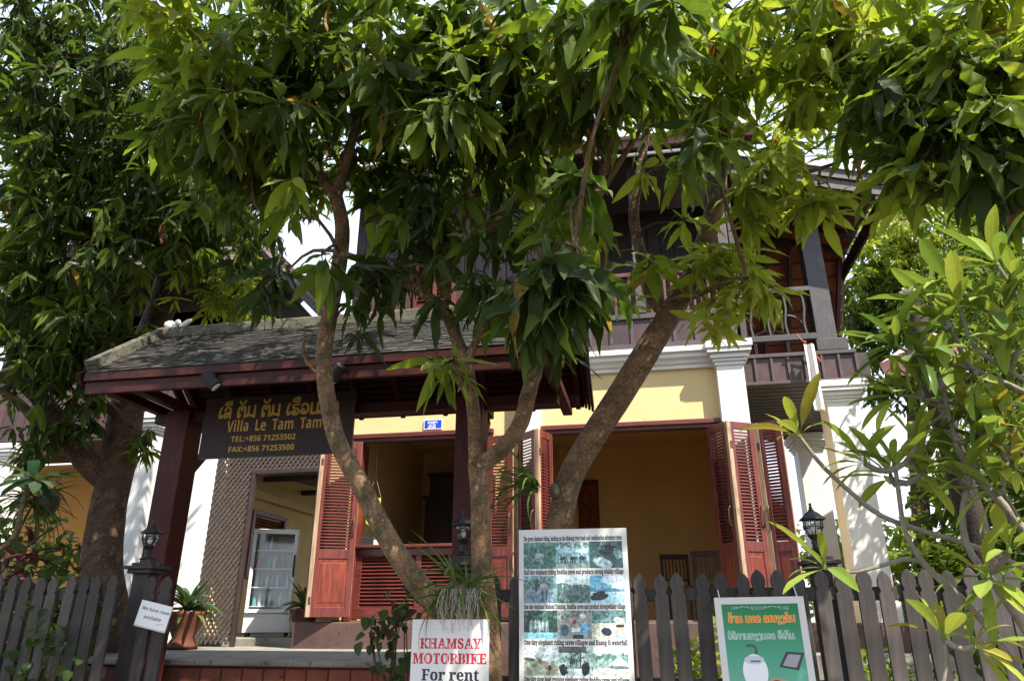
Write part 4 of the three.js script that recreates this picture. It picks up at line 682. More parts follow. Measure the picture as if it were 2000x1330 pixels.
const leafMat = (col, o = {}) => phys(col, { map: texLeaf, roughness: 0.92, specularIntensity: 0.2, transmission: 0.64, thickness: 0, clearcoat: 0.2, clearcoatRoughness: 0.25, side: THREE.DoubleSide, ...o });
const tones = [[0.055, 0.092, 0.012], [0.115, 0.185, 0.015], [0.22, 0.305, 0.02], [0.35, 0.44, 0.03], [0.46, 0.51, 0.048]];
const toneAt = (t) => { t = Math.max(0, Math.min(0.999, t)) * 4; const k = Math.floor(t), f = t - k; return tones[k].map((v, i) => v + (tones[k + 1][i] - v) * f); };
const nearLeafMats = [...tones.map((c) => leafMat(c)), leafMat([0.4, 0.26, 0.03]), leafMat([0.2, 0.07, 0.025])];
const farLeafMat = leafMat([1, 1, 1]);
const barkMat = (c, rep = 2) => mat(c, { map: scaled(texBark, rep, rep * 0.8), roughness: 0.95, bumpMap: scaled(texBarkBump, rep, rep * 0.8), bumpScale: 0.012 });
const UP = V(0, 1, 0);
function leafMatrix(p, dir, roll, len, sx = 1, sy = 1) {
  const z = dir.clone().normalize(), y = UP.clone().addScaledVector(z, -UP.dot(z)); if (y.lengthSq() < 1e-3) y.set(1, 0, 0).addScaledVector(z, -z.x); y.normalize().applyAxisAngle(z, roll);
  const x = y.clone().cross(z);
  return new THREE.Matrix4().makeBasis(x.multiplyScalar(len * sx), y.multiplyScalar(len * sy), z.multiplyScalar(len)).setPosition(p);
}
const inFrame = (p) => { const q = p.clone().project(camera); return Math.abs(q.x) < 1.05 && Math.abs(q.y) < 1.05 && q.z < 1; };
camera.updateMatrixWorld(); camera.updateProjectionMatrix();
function mangoTree(name, label, limbs, clumps, opt) {
  const foot = limbs[0][0], base = V(foot[0], opt.ground ?? 0.55, foot[2]), tree = group(name, null, base.x, base.y, base.z); tag(tree, label, 'tree', opt.group);
  const spine = [];
  limbs.forEach((l, i) => {
    const pts = l.map((p) => [p[0], p[1], p[2], p[3] * (opt.slim ?? 0.78)]); if (opt.roots?.includes(i)) pts.unshift([pts[0][0] + (pts[0][0] - pts[1][0]) * 0.6, base.y - 0.1, pts[0][2], pts[0][3] * 1.45]);
    wmesh(i === 0 || opt.roots?.includes(i) ? 'trunk' : 'branch', limb(pts, opt.sides ?? 12, opt.bump ?? 0.07), opt.bark, tree);
    const c = new THREE.CatmullRomCurve3(l.map((p) => V(p[0], p[1], p[2])), false, 'centripetal'); for (let k = 0; k <= 12; k++) { const u = k / 12, s = u * (l.length - 1), m = Math.min(l.length - 2, Math.floor(s)); if (l[m][3] < (opt.thick ?? 0.06)) spine.push([c.getPoint(u), l[m][3]]); }
  });
  const twigs = [], leaves = [];
  for (const [x, y, z, R, n0, len, tone] of clumps) {
    const n = Math.round(n0 * (opt.density ?? 1)), c = V(x, y, z);
    let best = null, bd = 1e9; for (const [p] of spine) { const d = p.distanceTo(c) + Math.max(0, p.y - c.y) * 0.3; if (d < bd) { bd = d; best = p; } }
    const hub = c.clone().lerp(best, 0.25);
    if (opt.twigs !== false) twigs.push(limb([[best.x, best.y, best.z, 0.016], [(best.x + hub.x) / 2 + rr(-0.06, 0.06), (best.y + hub.y) / 2 + 0.06, (best.z + hub.z) / 2, 0.012], [hub.x, hub.y, hub.z, 0.009]], 5, 0.05, 0.12));
    for (let i = 0; i < n; i++) {
      const d = V(rr(-1, 1), rr(-1, 1), rr(-1, 1)); if (d.length() > 1) d.normalize().multiplyScalar(rnd());
      const p = c.clone().addScaledVector(d, R * (opt.spread ?? 1.35)); p.z = c.z + d.z * Math.min(R * 1.3, opt.deep ?? 0.7);
      if (opt.twigs !== false && i % 2 === 0) twigs.push(limb([[hub.x, hub.y, hub.z, 0.007], [(hub.x + p.x) / 2 + rr(-0.05, 0.05), (hub.y + p.y) / 2 + rr(0, 0.08), (hub.z + p.z) / 2, 0.006], [p.x, p.y, p.z, 0.004]], 4, 0, 0.14));
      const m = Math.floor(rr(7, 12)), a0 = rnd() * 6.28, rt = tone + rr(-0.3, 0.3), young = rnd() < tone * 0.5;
      for (let k = 0; k < m; k++) {
        const az = a0 + k * 2.4 + rr(-0.3, 0.3), u = k / m, el = (young ? rr(-0.6, 0.35) : 0.2 - 1.35 * Math.pow(rnd(), 0.8)) - 0.25 * u;
        const dir = V(Math.cos(el) * Math.cos(az), Math.sin(el), Math.cos(el) * Math.sin(az)), q = p.clone().add(V(0, -0.06 * u, 0)).addScaledVector(dir, 0.02);
        const L = len * (opt.size ?? 1.4) * rr(0.45, 1.2), mx = leafMatrix(q, dir, rr(-0.9, 0.9), L, rr(0.75, 1.15), rr(0.2, 1.5));
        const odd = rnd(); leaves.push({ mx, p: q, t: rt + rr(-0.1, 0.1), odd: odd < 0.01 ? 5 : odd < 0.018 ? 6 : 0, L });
      }
    }
  }
  if (twigs.length) wmesh('twigs', twigs, opt.bark, tree).userData.kind = 'stuff';
  const eye = camera.position, shown = opt.single ?? 0;
  leaves.forEach((l) => { l.d = inFrame(l.p) ? l.p.distanceTo(eye) / l.L : 1e6; }); leaves.sort((a, b) => a.d - b.d);
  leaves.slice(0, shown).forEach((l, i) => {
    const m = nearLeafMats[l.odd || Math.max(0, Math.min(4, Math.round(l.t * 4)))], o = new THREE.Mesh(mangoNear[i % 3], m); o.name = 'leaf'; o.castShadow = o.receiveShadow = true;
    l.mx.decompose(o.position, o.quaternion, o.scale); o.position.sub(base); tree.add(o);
  });
  const rest = leaves.slice(shown), im = new THREE.InstancedMesh(mangoFar, farLeafMat, rest.length), off = new THREE.Matrix4().makeTranslation(-base.x, -base.y, -base.z);
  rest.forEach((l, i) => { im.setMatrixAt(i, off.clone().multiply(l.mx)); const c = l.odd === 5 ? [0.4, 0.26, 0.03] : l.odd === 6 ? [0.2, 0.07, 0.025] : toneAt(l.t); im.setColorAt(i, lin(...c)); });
  im.name = 'foliage'; im.userData.kind = 'stuff'; im.castShadow = im.receiveShadow = true; tree.add(im);
  return tree;
}
// ---------------------------------------------------------------- trees: limbs are [x, y, z, radius], clumps [x, y, z, radius, rosettes, leaf length, youth of the leaves]
const limbsCentre = [
  [[-1.08,1.276,-4.32,0.0978],[-1.184,1.594,-4.3,0.0914],[-1.415,1.856,-4.28,0.0866],[-1.604,2.125,-4.26,0.0823],[-1.773,2.411,-4.25,0.0777],[-1.938,2.679,-4.24,0.0728],[-2.024,2.953,-4.22,0.071],[-2.069,3.237,-4.2,0.0691],[-2.055,3.574,-4.2,0.0705],[-2.015,3.957,-4.18,0.0719],[-2.008,4.229,-4.15,0.066],[-2.059,4.46,-4.1,0.0624]],
  [[-2.057,4.438,-4.1,0.0587],[-1.967,4.767,-4.05,0.0449],[-1.876,5.104,-4.0,0.0419],[-1.724,5.16,-3.9,0.0374],[-1.501,5.245,-3.8,0.0294]],
  [[-1.876,5.104,-4.0,0.0381],[-1.935,5.57,-4.0,0.0311],[-1.976,6.041,-3.9,0.0277],[-2.03,6.645,-3.8,0.0246]],
  [[-2.055,4.417,-4.1,0.055],[-2.212,4.677,-4.1,0.0458],[-2.355,5.003,-4.05,0.0381],[-2.499,5.366,-4.0,0.0356],[-2.623,5.901,-3.9,0.0282],[-2.818,6.592,-3.8,0.0209]],
  [[-2.355,5.003,-4.05,0.0305],[-2.573,5.057,-3.9,0.0229],[-2.903,5.166,-3.8,0.0191],[-3.184,5.369,-3.6,0.015]],
  [[-2.084,3.136,-4.2,0.0207],[-2.153,3.18,-4.18,0.0173],[-2.196,3.264,-4.15,0.0138],[-2.172,3.427,-4.1,0.0069]],
  [[-0.951,1.25,-4.34,0.1209],[-0.961,1.544,-4.34,0.1062],[-0.99,1.971,-4.33,0.0804],[-1.003,2.335,-4.32,0.076],[-1.029,2.511,-4.32,0.0745]],
  [[-1.029,2.478,-4.32,0.0601],[-1.051,2.855,-4.3,0.0563],[-1.093,3.129,-4.28,0.0575],[-1.162,3.328,-4.27,0.0541],[-1.252,3.539,-4.25,0.0518],[-1.386,3.657,-4.2,0.0449],[-1.55,3.756,-4.15,0.0414],[-1.752,3.871,-4.1,0.0353],[-1.946,3.935,-4.0,0.0207]],
  [[-1.093,3.111,-4.28,0.0406],[-1.057,3.255,-4.26,0.0372],[-0.977,3.399,-4.25,0.0304],[-0.944,3.486,-4.22,0.0237]],
  [[-1.252,3.539,-4.25,0.038],[-1.219,3.837,-4.25,0.0282],[-1.14,4.083,-4.2,0.0282],[-1.09,4.336,-4.15,0.0252],[-1.038,4.723,-4.1,0.022],[-1.006,5.271,-4.0,0.0187],[-0.955,5.894,-3.9,0.0191]],
  [[-1.386,3.657,-4.2,0.0242],[-1.353,3.97,-4.25,0.0216],[-1.375,4.42,-4.3,0.0224],[-1.393,5.057,-4.3,0.0194],[-1.359,5.965,-4.2,0.0164]],
  [[-1.029,2.478,-4.32,0.0696],[-0.88,2.577,-4.31,0.068],[-0.748,2.739,-4.3,0.068],[-0.687,2.932,-4.28,0.068],[-0.621,3.131,-4.25,0.0629],[-0.545,3.31,-4.2,0.0563],[-0.394,3.576,-4.1,0.0486],[-0.242,4.019,-4.05,0.0496],[-0.123,4.365,-4.0,0.0473],[-0.056,4.645,-3.95,0.0473],[0.032,4.972,-3.9,0.0414],[0.124,5.353,-3.85,0.0353],[0.209,5.846,-3.8,0.0288]],
  [[-0.204,4.131,-4.05,0.0304],[-0.094,4.281,-4.0,0.0271],[0.089,4.543,-3.95,0.0237],[0.27,4.765,-3.85,0.0165],[0.385,5.03,-3.7,0.0132]],
  [[0.032,4.972,-3.9,0.0276],[-0.143,5.129,-3.8,0.0207],[-0.475,5.225,-3.7,0.0207],[-0.735,4.877,-3.6,0.0165],[-0.88,4.772,-3.5,0.0162],[-0.904,4.895,-3.45,0.0129]],
  [[-0.545,3.31,-4.2,0.0265],[-0.455,3.384,-3.9,0.0186],[-0.373,3.402,-3.6,0.0144],[-0.27,3.424,-3.3,0.0106]],
];
const limbsRight = [
  [[-0.784,1.198,-5.05,0.1324],[-0.666,1.889,-5.02,0.1243],[-0.585,2.258,-5.0,0.1163],[-0.492,2.552,-4.98,0.1151],[-0.329,2.812,-4.95,0.1187],[-0.16,3.033,-4.9,0.1223],[0.073,3.366,-4.85,0.1211],[0.266,3.647,-4.8,0.1064],[0.427,3.873,-4.75,0.0991],[0.583,4.227,-4.7,0.0898],[0.66,4.49,-4.65,0.0823],[0.706,4.806,-4.6,0.0763],[0.692,5.1,-4.5,0.0686],[0.697,5.49,-4.4,0.0572],[0.666,5.995,-4.2,0.0458],[0.627,6.504,-4.0,0.0343]],
  [[0.273,3.639,-4.8,0.0771],[0.19,3.685,-4.78,0.0697],[0.121,3.844,-4.76,0.0599],[0.086,4.087,-4.74,0.0561],[0.055,4.414,-4.7,0.0534],[0.122,4.734,-4.65,0.0466],[0.205,5.107,-4.6,0.0396],[0.379,5.635,-4.5,0.0317],[0.465,6.251,-4.4,0.0242]],
  [[0.19,3.685,-4.78,0.0367],[0.267,3.683,-4.7,0.0324],[0.366,3.649,-4.6,0.0282],[0.553,3.635,-4.4,0.0203],[0.72,3.597,-4.2,0.0129]],
  [[0.706,4.806,-4.6,0.0419],[0.859,5.122,-4.5,0.0343],[1.07,5.475,-4.4,0.0305],[1.246,5.683,-4.2,0.0257],[1.389,5.971,-4.0,0.0216]],
  [[1.342,5.752,-4.1,0.0288],[1.364,5.274,-4.0,0.0276],[1.479,5.02,-3.95,0.0265],[1.647,4.907,-3.9,0.0227],[1.852,4.814,-3.85,0.019],[2.0,4.665,-3.8,0.0155],[2.156,4.644,-3.7,0.0118]],
  [[0.697,5.49,-4.4,0.0305],[0.862,5.66,-4.3,0.0267],[0.997,5.672,-4.2,0.0224],[1.256,5.625,-4.1,0.018]],
  [[0.66,4.49,-4.65,0.0337],[0.815,4.418,-4.5,0.0252],[1.04,4.408,-4.4,0.0212],[1.283,4.392,-4.3,0.0169],[1.517,4.411,-4.2,0.0132]],
  [[1.479,5.02,-3.95,0.0199],[1.635,4.667,-3.8,0.0155],[1.752,4.266,-3.7,0.0118],[1.885,4.065,-3.6,0.0112]],
];
const limbsLeft = [
  [[-6.136,1.275,-7.8,0.3729],[-6.4,2.163,-7.8,0.3022],[-6.471,2.698,-7.8,0.2722],[-6.466,3.193,-7.8,0.2659],[-6.483,3.777,-7.8,0.2784],[-6.485,4.251,-7.8,0.2647],[-6.396,4.88,-7.8,0.2502],[-6.279,5.538,-7.8,0.2348],[-6.197,5.97,-7.75,0.2163],[-6.171,6.416,-7.7,0.1852],[-6.137,7.009,-7.6,0.1367],[-6.278,7.815,-7.5,0.1027],[-6.277,8.741,-7.3,0.0748],[-6.139,9.971,-7.0,0.0529]],
  [[-6.43,3.129,-7.8,0.2153],[-6.708,3.385,-7.6,0.1815],[-7.002,3.8,-7.4,0.1646],[-7.227,4.114,-7.2,0.1314],[-7.445,4.314,-7.0,0.1064],[-7.678,4.308,-6.8,0.0856]],
  [[-7.04,3.834,-7.4,0.1266],[-7.392,4.289,-7.2,0.1013],[-7.586,4.669,-7.0,0.0886],[-7.661,5.073,-6.8,0.0696],[-7.841,5.697,-6.6,0.0576]],
  [[-6.833,3.592,-7.5,0.0886],[-7.024,3.688,-7.2,0.0734],[-7.28,3.995,-7.0,0.0673],[-7.52,4.17,-6.9,0.055]],
  [[-6.511,3.581,-7.8,0.1101],[-6.415,3.882,-7.7,0.0971],[-6.474,4.029,-7.5,0.0832],[-6.637,4.046,-7.3,0.0688]],
  [[-6.182,5.891,-7.75,0.1396],[-6.412,6.133,-7.6,0.1117],[-6.653,6.317,-7.4,0.0898],[-6.906,6.412,-7.2,0.0752],[-7.13,6.456,-6.9,0.0602],[-7.495,6.546,-6.6,0.0458]],
  [[-6.286,5.53,-7.78,0.0622],[-6.53,5.773,-7.6,0.0553],[-6.762,5.941,-7.4,0.0478],[-7.037,6.154,-7.2,0.0338]],
  [[-6.186,6.796,-7.65,0.0855],[-6.337,7.009,-7.3,0.0698],[-6.634,7.255,-7.0,0.0553],[-7.175,7.268,-6.8,0.0547],[-7.655,7.111,-6.6,0.0473],[-8.005,6.862,-6.4,0.0393]],
  [[-6.194,7.405,-7.55,0.0872],[-5.7,7.691,-7.2,0.0705],[-5.272,8.075,-6.9,0.0553],[-4.933,8.968,-6.6,0.0414]],
];
const limbsFrangipani = [
  [[1.454,1.096,-3.3,0.0243],[1.354,1.403,-3.25,0.0253],[1.21,1.636,-3.2,0.0233],[1.053,1.804,-3.15,0.0201],[0.994,1.917,-3.1,0.0161],[0.991,2.072,-3.08,0.0161],[0.99,2.16,-3.06,0.0141]],
  [[1.054,1.808,-3.15,0.0161],[0.985,1.819,-3.13,0.0141],[0.869,1.79,-3.1,0.0141],[0.758,1.769,-3.08,0.0141],[0.665,1.783,-3.05,0.0117]],
  [[1.508,1.748,-3.25,0.0181],[1.36,1.823,-3.2,0.0181],[1.218,1.882,-3.18,0.0181],[1.051,1.935,-3.15,0.0181],[0.91,1.987,-3.1,0.0181],[0.796,2.085,-3.06,0.0161],[0.7,2.184,-3.02,0.0146],[0.633,2.293,-3.0,0.0125]],
  [[1.519,1.723,-3.1,0.0318],[1.388,1.911,-3.05,0.0311],[1.328,2.028,-3.05,0.0291],[1.269,2.128,-3.05,0.0282],[1.229,2.192,-3.04,0.0242],[1.216,2.276,-3.02,0.0181],[1.204,2.407,-3.0,0.0161],[1.195,2.508,-2.98,0.0146]],
  [[1.411,1.364,-3.1,0.0252],[1.34,1.547,-3.1,0.0243],[1.275,1.706,-3.1,0.0253],[1.208,1.846,-3.1,0.0233],[1.196,1.939,-3.08,0.0214],[1.219,2.043,-3.06,0.0181],[1.256,2.129,-3.05,0.0161],[1.297,2.234,-3.03,0.0141],[1.312,2.287,-3.0,0.0121]],
  [[1.61,2.568,-2.95,0.0201],[1.521,2.65,-2.95,0.0181],[1.455,2.728,-2.95,0.0167],[1.385,2.795,-2.95,0.0167],[1.302,2.873,-2.93,0.0146]],
  [[1.573,2.659,-2.9,0.0161],[1.524,2.754,-2.9,0.0161],[1.505,2.83,-2.9,0.0141],[1.461,2.934,-2.88,0.0125]],
  [[1.554,2.343,-2.95,0.0194],[1.466,2.419,-2.95,0.0201],[1.388,2.472,-2.95,0.0181],[1.316,2.519,-2.95,0.0181],[1.28,2.551,-2.93,0.0161],[1.267,2.619,-2.92,0.0141],[1.243,2.701,-2.9,0.0141]],
  [[1.537,2.37,-2.9,0.0175],[1.453,2.454,-2.9,0.0155],[1.349,2.55,-2.9,0.0161],[1.295,2.611,-2.88,0.0141],[1.29,2.683,-2.88,0.0141],[1.275,2.737,-2.86,0.0121]],
  [[1.316,2.519,-2.95,0.0161],[1.256,2.544,-2.95,0.0141],[1.172,2.566,-2.94,0.0121],[1.095,2.592,-2.92,0.0121],[1.032,2.62,-2.9,0.0125]],
  [[1.411,2.316,-3.05,0.0161],[1.341,2.401,-3.05,0.0146],[1.256,2.407,-3.03,0.0125],[1.15,2.418,-3.0,0.0121],[1.037,2.438,-2.98,0.0104]],
  [[1.564,2.177,-3.1,0.0161],[1.465,2.222,-3.1,0.0141],[1.374,2.267,-3.1,0.0141],[1.323,2.333,-3.1,0.0125],[1.295,2.415,-3.08,0.0125]],
  [[0.978,1.286,-3.0,0.0144],[1.007,1.448,-3.0,0.0126],[1.02,1.531,-3.0,0.0108]],
  [[1.36,1.954,-3.0,0.0112],[1.334,2.068,-3.0,0.0117],[1.392,2.203,-3.0,0.0097],[1.424,2.302,-3.0,0.0101]],
];
const clumpsCentre = [
  [-2.95,5.42,-3.3,0.25,7,0.25,0.8],
  [-2.67,5.02,-3.4,0.31,12,0.24,0.45],
  [-2.36,5.46,-3.7,0.41,22,0.22,0.25],
  [-2.35,5.96,-3.9,0.48,22,0.2,0.3],
  [-2.61,5.02,-3.9,0.38,20,0.21,0.2],
  [-2.95,4.83,-3.9,0.38,18,0.22,0.3],
  [-2.16,4.18,-3.7,0.14,2,0.22,0.6],
  [-2.61,5.0,-4.4,0.29,8,0.2,0.3],
  [-1.94,3.74,-3.7,0.1,2,0.22,0.1],
  [-2.5,3.93,-4.2,0.2,5,0.2,0.1],
  [-2.08,4.63,-3.5,0.17,4,0.24,0.3],
  [-1.9,5.57,-3.9,0.46,26,0.2,0.25],
  [-1.7,5.23,-4.1,0.35,16,0.2,0.2],
  [-1.26,5.0,-3.5,0.37,20,0.24,0.3],
  [-0.99,5.21,-3.5,0.41,24,0.24,0.35],
  [-1.72,4.43,-4.4,0.27,5,0.22,0.15],
  [-1.95,4.87,-4.4,0.2,5,0.22,0.3],
  [-1.46,4.74,-4.3,0.38,10,0.2,0.1],
  [-1.23,4.1,-4.0,0.31,7,0.22,0.1],
  [-1.13,4.77,-4.4,0.39,10,0.2,0.15],
  [-0.86,3.92,-3.9,0.26,6,0.23,0.1],
  [-0.8,4.93,-3.9,0.35,13,0.22,0.2],
  [-0.67,5.12,-3.6,0.37,20,0.24,0.3],
  [-0.43,4.87,-3.8,0.3,14,0.22,0.4],
  [-0.68,4.87,-4.3,0.3,6,0.2,0.4],
  [-0.58,4.33,-4.3,0.25,4,0.2,0.75],
  [-1.01,4.47,-3.3,0.18,6,0.26,0.4],
  [-0.9,3.62,-4.1,0.2,4,0.22,0.1],
  [-1.39,3.74,-4.1,0.21,3,0.22,0.1],
  [-1.76,3.68,-4.15,0.21,5,0.2,0.2],
  [-0.34,3.34,-3.3,0.13,4,0.27,0.05],
  [-0.42,3.29,-3.5,0.17,4,0.25,0.05],
  [-0.24,3.24,-3.3,0.15,4,0.26,0.1],
  [-0.58,3.27,-4.0,0.14,4,0.22,0.15],
  [-0.21,3.86,-3.3,0.08,1,0.29,0.5],
  [-0.37,3.86,-3.7,0.15,2,0.24,0.5],
  [0.11,4.38,-2.6,0.15,4,0.28,0.3],
  [-0.11,4.87,-3.2,0.27,10,0.25,0.35],
  [0.14,4.71,-3.4,0.24,9,0.24,0.3],
  [-0.11,4.95,-3.7,0.3,10,0.22,0.4],
  [-1.11,3.03,-3.95,0.09,2,0.2,0.7],
  [-3.58,6.99,-3.8,0.66,16,0.22,0.3],
];
const clumpsRight = [
  [2.29,4.83,-3.6,0.29,9,0.22,0.8],
  [1.02,6.14,-4.6,0.49,10,0.2,0.7],
  [1.67,6.33,-4.8,0.5,10,0.2,0.7],
  [2.09,5.93,-4.6,0.43,9,0.2,0.7],
  [2.26,5.18,-4.4,0.36,8,0.2,0.6],
  [0.48,5.34,-3.9,0.39,18,0.22,0.65],
  [0.44,5.08,-4.2,0.32,12,0.22,0.6],
  [0.85,5.28,-4.2,0.36,15,0.21,0.7],
  [0.51,4.15,-3.6,0.16,4,0.24,0.3],
  [0.71,4.26,-4.0,0.19,2,0.22,0.55],
  [0.38,4.26,-4.5,0.18,1,0.2,1],
  [0.3,4.63,-4.4,0.22,3,0.2,1],
  [0.07,3.83,-4.4,0.24,2,0.2,0.95],
  [-0.13,4.06,-4.5,0.22,2,0.18,0.85],
  [0.86,4.24,-4.0,0.16,3,0.22,0.75],
  [1.05,4.25,-4.0,0.15,3,0.21,1],
  [1.2,4.11,-4.1,0.11,3,0.2,1],
  [0.85,4.09,-4.3,0.14,2,0.19,0.95],
  [0.68,3.79,-4.5,0.19,8,0.19,1],
  [0.55,3.57,-4.5,0.19,4,0.18,1],
  [0.81,3.58,-4.4,0.15,4,0.19,1],
  [0.39,3.93,-4.5,0.18,1,0.18,0.85],
  [1.23,4.95,-4.3,0.32,9,0.2,0.7],
  [1.2,5.36,-4.2,0.4,17,0.2,0.65],
  [1.46,4.96,-4.1,0.3,9,0.2,0.7],
  [1.48,5.2,-3.9,0.33,14,0.22,0.65],
  [1.54,4.49,-3.8,0.25,11,0.23,0.35],
  [1.4,4.1,-3.7,0.15,1,0.24,0.5],
  [1.75,4.69,-3.8,0.28,13,0.22,0.55],
  [1.84,4.99,-3.8,0.28,12,0.22,0.7],
  [1.67,4.16,-3.6,0.22,10,0.24,0.3],
  [1.98,4.67,-3.5,0.29,13,0.23,0.85],
  [2.01,4.29,-3.4,0.22,10,0.24,1],
  [1.88,4.19,-3.5,0.22,11,0.24,0.4],
  [1.89,3.88,-3.4,0.18,9,0.25,0.25],
  [1.54,3.91,-3.6,0.11,3,0.24,1],
  [1.92,3.69,-3.4,0.13,5,0.24,0.3],
];
const clumpsLeft = [
  [-6.97,8.26,-5.5,0.93,30,0.2,0.1],
  [-5.93,7.7,-5.6,0.91,34,0.2,0.1],
  [-5.05,6.92,-5.8,0.7,26,0.2,0.1],
  [-6.79,7.18,-5.8,0.86,30,0.2,0.1],
  [-5.96,6.69,-6.2,0.73,26,0.2,0.1],
  [-7.04,6.25,-6.2,0.8,26,0.2,0.1],
  [-6.31,6.0,-6.4,0.61,18,0.2,0.15],
  [-5.79,6.44,-7.0,0.6,14,0.2,0.15],
  [-6.83,5.18,-6.3,0.65,24,0.21,0.2],
  [-6.2,4.96,-6.5,0.53,18,0.21,0.2],
  [-6.92,4.54,-6.6,0.54,12,0.2,0.1],
  [-6.57,4.56,-6.9,0.37,8,0.2,0.1],
  [-5.04,6.29,-7.0,0.52,10,0.19,0.1],
  [-4.5,6.56,-6.6,0.56,14,0.19,0.15],
  [-5.38,5.67,-7.6,0.41,10,0.17,0.8],
  [-5.61,6.15,-7.6,0.41,8,0.17,0.4],
  [-4.9,5.41,-7.6,0.26,4,0.17,0.8],
  [-7.01,3.55,-7.0,0.24,4,0.18,0.1],
  [-6.67,3.96,-7.2,0.25,5,0.18,0.1],
  [-6.0,3.64,-7.6,0.16,3,0.16,0.2],
  [-6.23,9.29,-5.5,1.28,30,0.2,0.2],
  [-4.71,8.73,-6.4,0.8,20,0.2,0.15],
  [-3.7,7.75,-6.6,0.64,10,0.19,0.15],
];
const clumpsFarRight = [
  [9.69,12.05,-17.0,1.53,20,0.28,0.8],
  [10.76,14.76,-18.0,1.68,16,0.28,0.8],
  [3.13,16.94,-20.0,1.85,14,0.28,0.9],
  [1.64,18.87,-20.0,1.92,12,0.28,0.9],
  [5.16,7.96,-16.0,1.04,26,0.26,0.3],
  [5.7,9.2,-16.0,1.07,26,0.26,0.5],
  [7.04,8.09,-15.0,1.18,30,0.26,0.6],
  [6.23,7.19,-15.5,1.2,30,0.26,0.4],
  [7.47,5.82,-15.0,1.11,26,0.26,0.5],
  [6.04,9.16,-15.0,1.23,40,0.26,0.75],
  [7.37,9.65,-15.0,1.22,44,0.26,0.8],
  [7.91,8.48,-15.0,1.29,44,0.26,0.7],
  [6.72,8.11,-15.5,1.22,40,0.26,0.5],
  [5.74,8.16,-16.0,0.93,26,0.26,0.3],
  [7.35,6.91,-15.0,1.14,34,0.26,0.5],
  [5.68,6.7,-16.0,0.89,20,0.26,0.2],
  [5.81,11.12,-16.0,0.74,12,0.26,0.7],
  [7.72,14.51,-18.0,1.86,34,0.28,0.9],
  [6.6,16.21,-19.0,1.71,24,0.28,0.9],
  [9.04,13.31,-18.0,1.66,26,0.28,0.8],
  [4.89,18.13,-20.0,2.2,24,0.28,0.9],
];
const clumpsFarLeft = [
  [-19.15,18.92,-15.0,2.51,20,0.26,0.5],
  [-16.09,20.72,-17.0,2.73,16,0.26,0.5],
  [-16.29,16.99,-17.0,2.24,16,0.26,0.5],
  [-13.59,16.32,-18.0,1.92,12,0.26,0.5],
  [-11.43,22.25,-20.0,3.0,12,0.28,0.5],
  [-5.86,19.75,-21.0,2.7,14,0.28,0.6],
  [-1.96,20.34,-21.0,2.66,14,0.28,0.8],
  [-16.24,13.29,-14.0,1.85,30,0.24,0.7],
  [-15.37,12.31,-15.0,1.74,26,0.24,0.6],
  [-16.17,10.86,-14.0,1.22,20,0.24,0.7],
  [-15.24,15.91,-18.0,2.27,18,0.26,0.5],
  [-10.75,16.66,-19.0,2.31,16,0.26,0.5],
  [-8.11,16.38,-20.0,2.17,14,0.26,0.5],
  [-14.24,20.7,-20.0,3.19,18,0.28,0.6],
  [-17.82,17.89,-16.0,2.38,20,0.26,0.5],
];
const extraTips = [[1.44,2.71,-2.9],[1.33,2.4,-2.95],[1.25,2.25,-3.0],[1.31,2.05,-3.0],[1.37,2.12,-2.95],[1.3,1.83,-3.0],[1.21,2.8,-2.95],[1.44,2.56,-2.85],[1.12,2.46,-3.0],[0.88,2.18,-3.05],[0.98,2.13,-3.1],[1.08,2.25,-3.05],[1.31,2.49,-2.95],[1.41,2.54,-2.9],[1.41,2.76,-2.9],[1.5,2.83,-2.85],[1.22,2.11,-3.05],[1.09,2.14,-3.1],[1.36,2.2,-3.0],[1.23,1.74,-3.05],[1.11,1.51,-3.0],[1.09,2.58,-2.9],[1.22,2.69,-2.9]];
for (const x of [-3.3, -2.6, -1.9, -1.2]) clumpsCentre.push([x, 6.05, -2.65, 0.55, 20, 0.22, 0.3]);   // the crown goes on over the street
for (const x of [-3.4, -2.5, -1.6]) clumpsCentre.push([x, 5.95, -5.1, 0.5, 9, 0.2, 0.3]);
for (const x of [-2.9, -2.0, -1.1]) clumpsCentre.push([x, 6.1, -4.4, 0.45, 6, 0.2, 0.3]);
for (const [x, y, z] of [[-4.6, 6.0, -6.2], [-5.4, 5.9, -6.1], [-3.9, 6.3, -6.2], [-6.2, 6.4, -6.0], [-5.0, 7.0, -6.0]]) clumpsLeft.push([x, y, z, 0.55, 13, 0.2, 0.15]);
for (const [x, z, n] of [[1.3, -2.3, 11], [1.9, -2.6, 9], [2.6, -2.5, 6], [2.0, -1.9, 8]]) clumpsRight.push([x, 6.3, z, 0.5, n, 0.22, 0.5]);
const brownBark = barkMat([0.34, 0.26, 0.18]), darkBark = barkMat([0.15, 0.11, 0.08]);
mangoTree('mango_tree', 'slender multi stemmed mango tree with forked trunk behind the rental sign', limbsCentre, clumpsCentre, { bark: brownBark, roots: [0, 6], density: 1.6, single: 290, group: 'mango trees' });
mangoTree('mango_tree', 'mango tree with one thick slanting trunk behind the tour poster', limbsRight, clumpsRight, { bark: barkMat([0.3, 0.235, 0.17]), roots: [0], density: 1.25, single: 290, group: 'mango trees' });
mangoTree('mango_tree', 'old dark leaning mango tree beside the mossy gate roof', limbsLeft, clumpsLeft, { bark: darkBark, roots: [0], density: 3.8, single: 200, group: 'mango trees', thick: 0.1, deep: 1.2 });
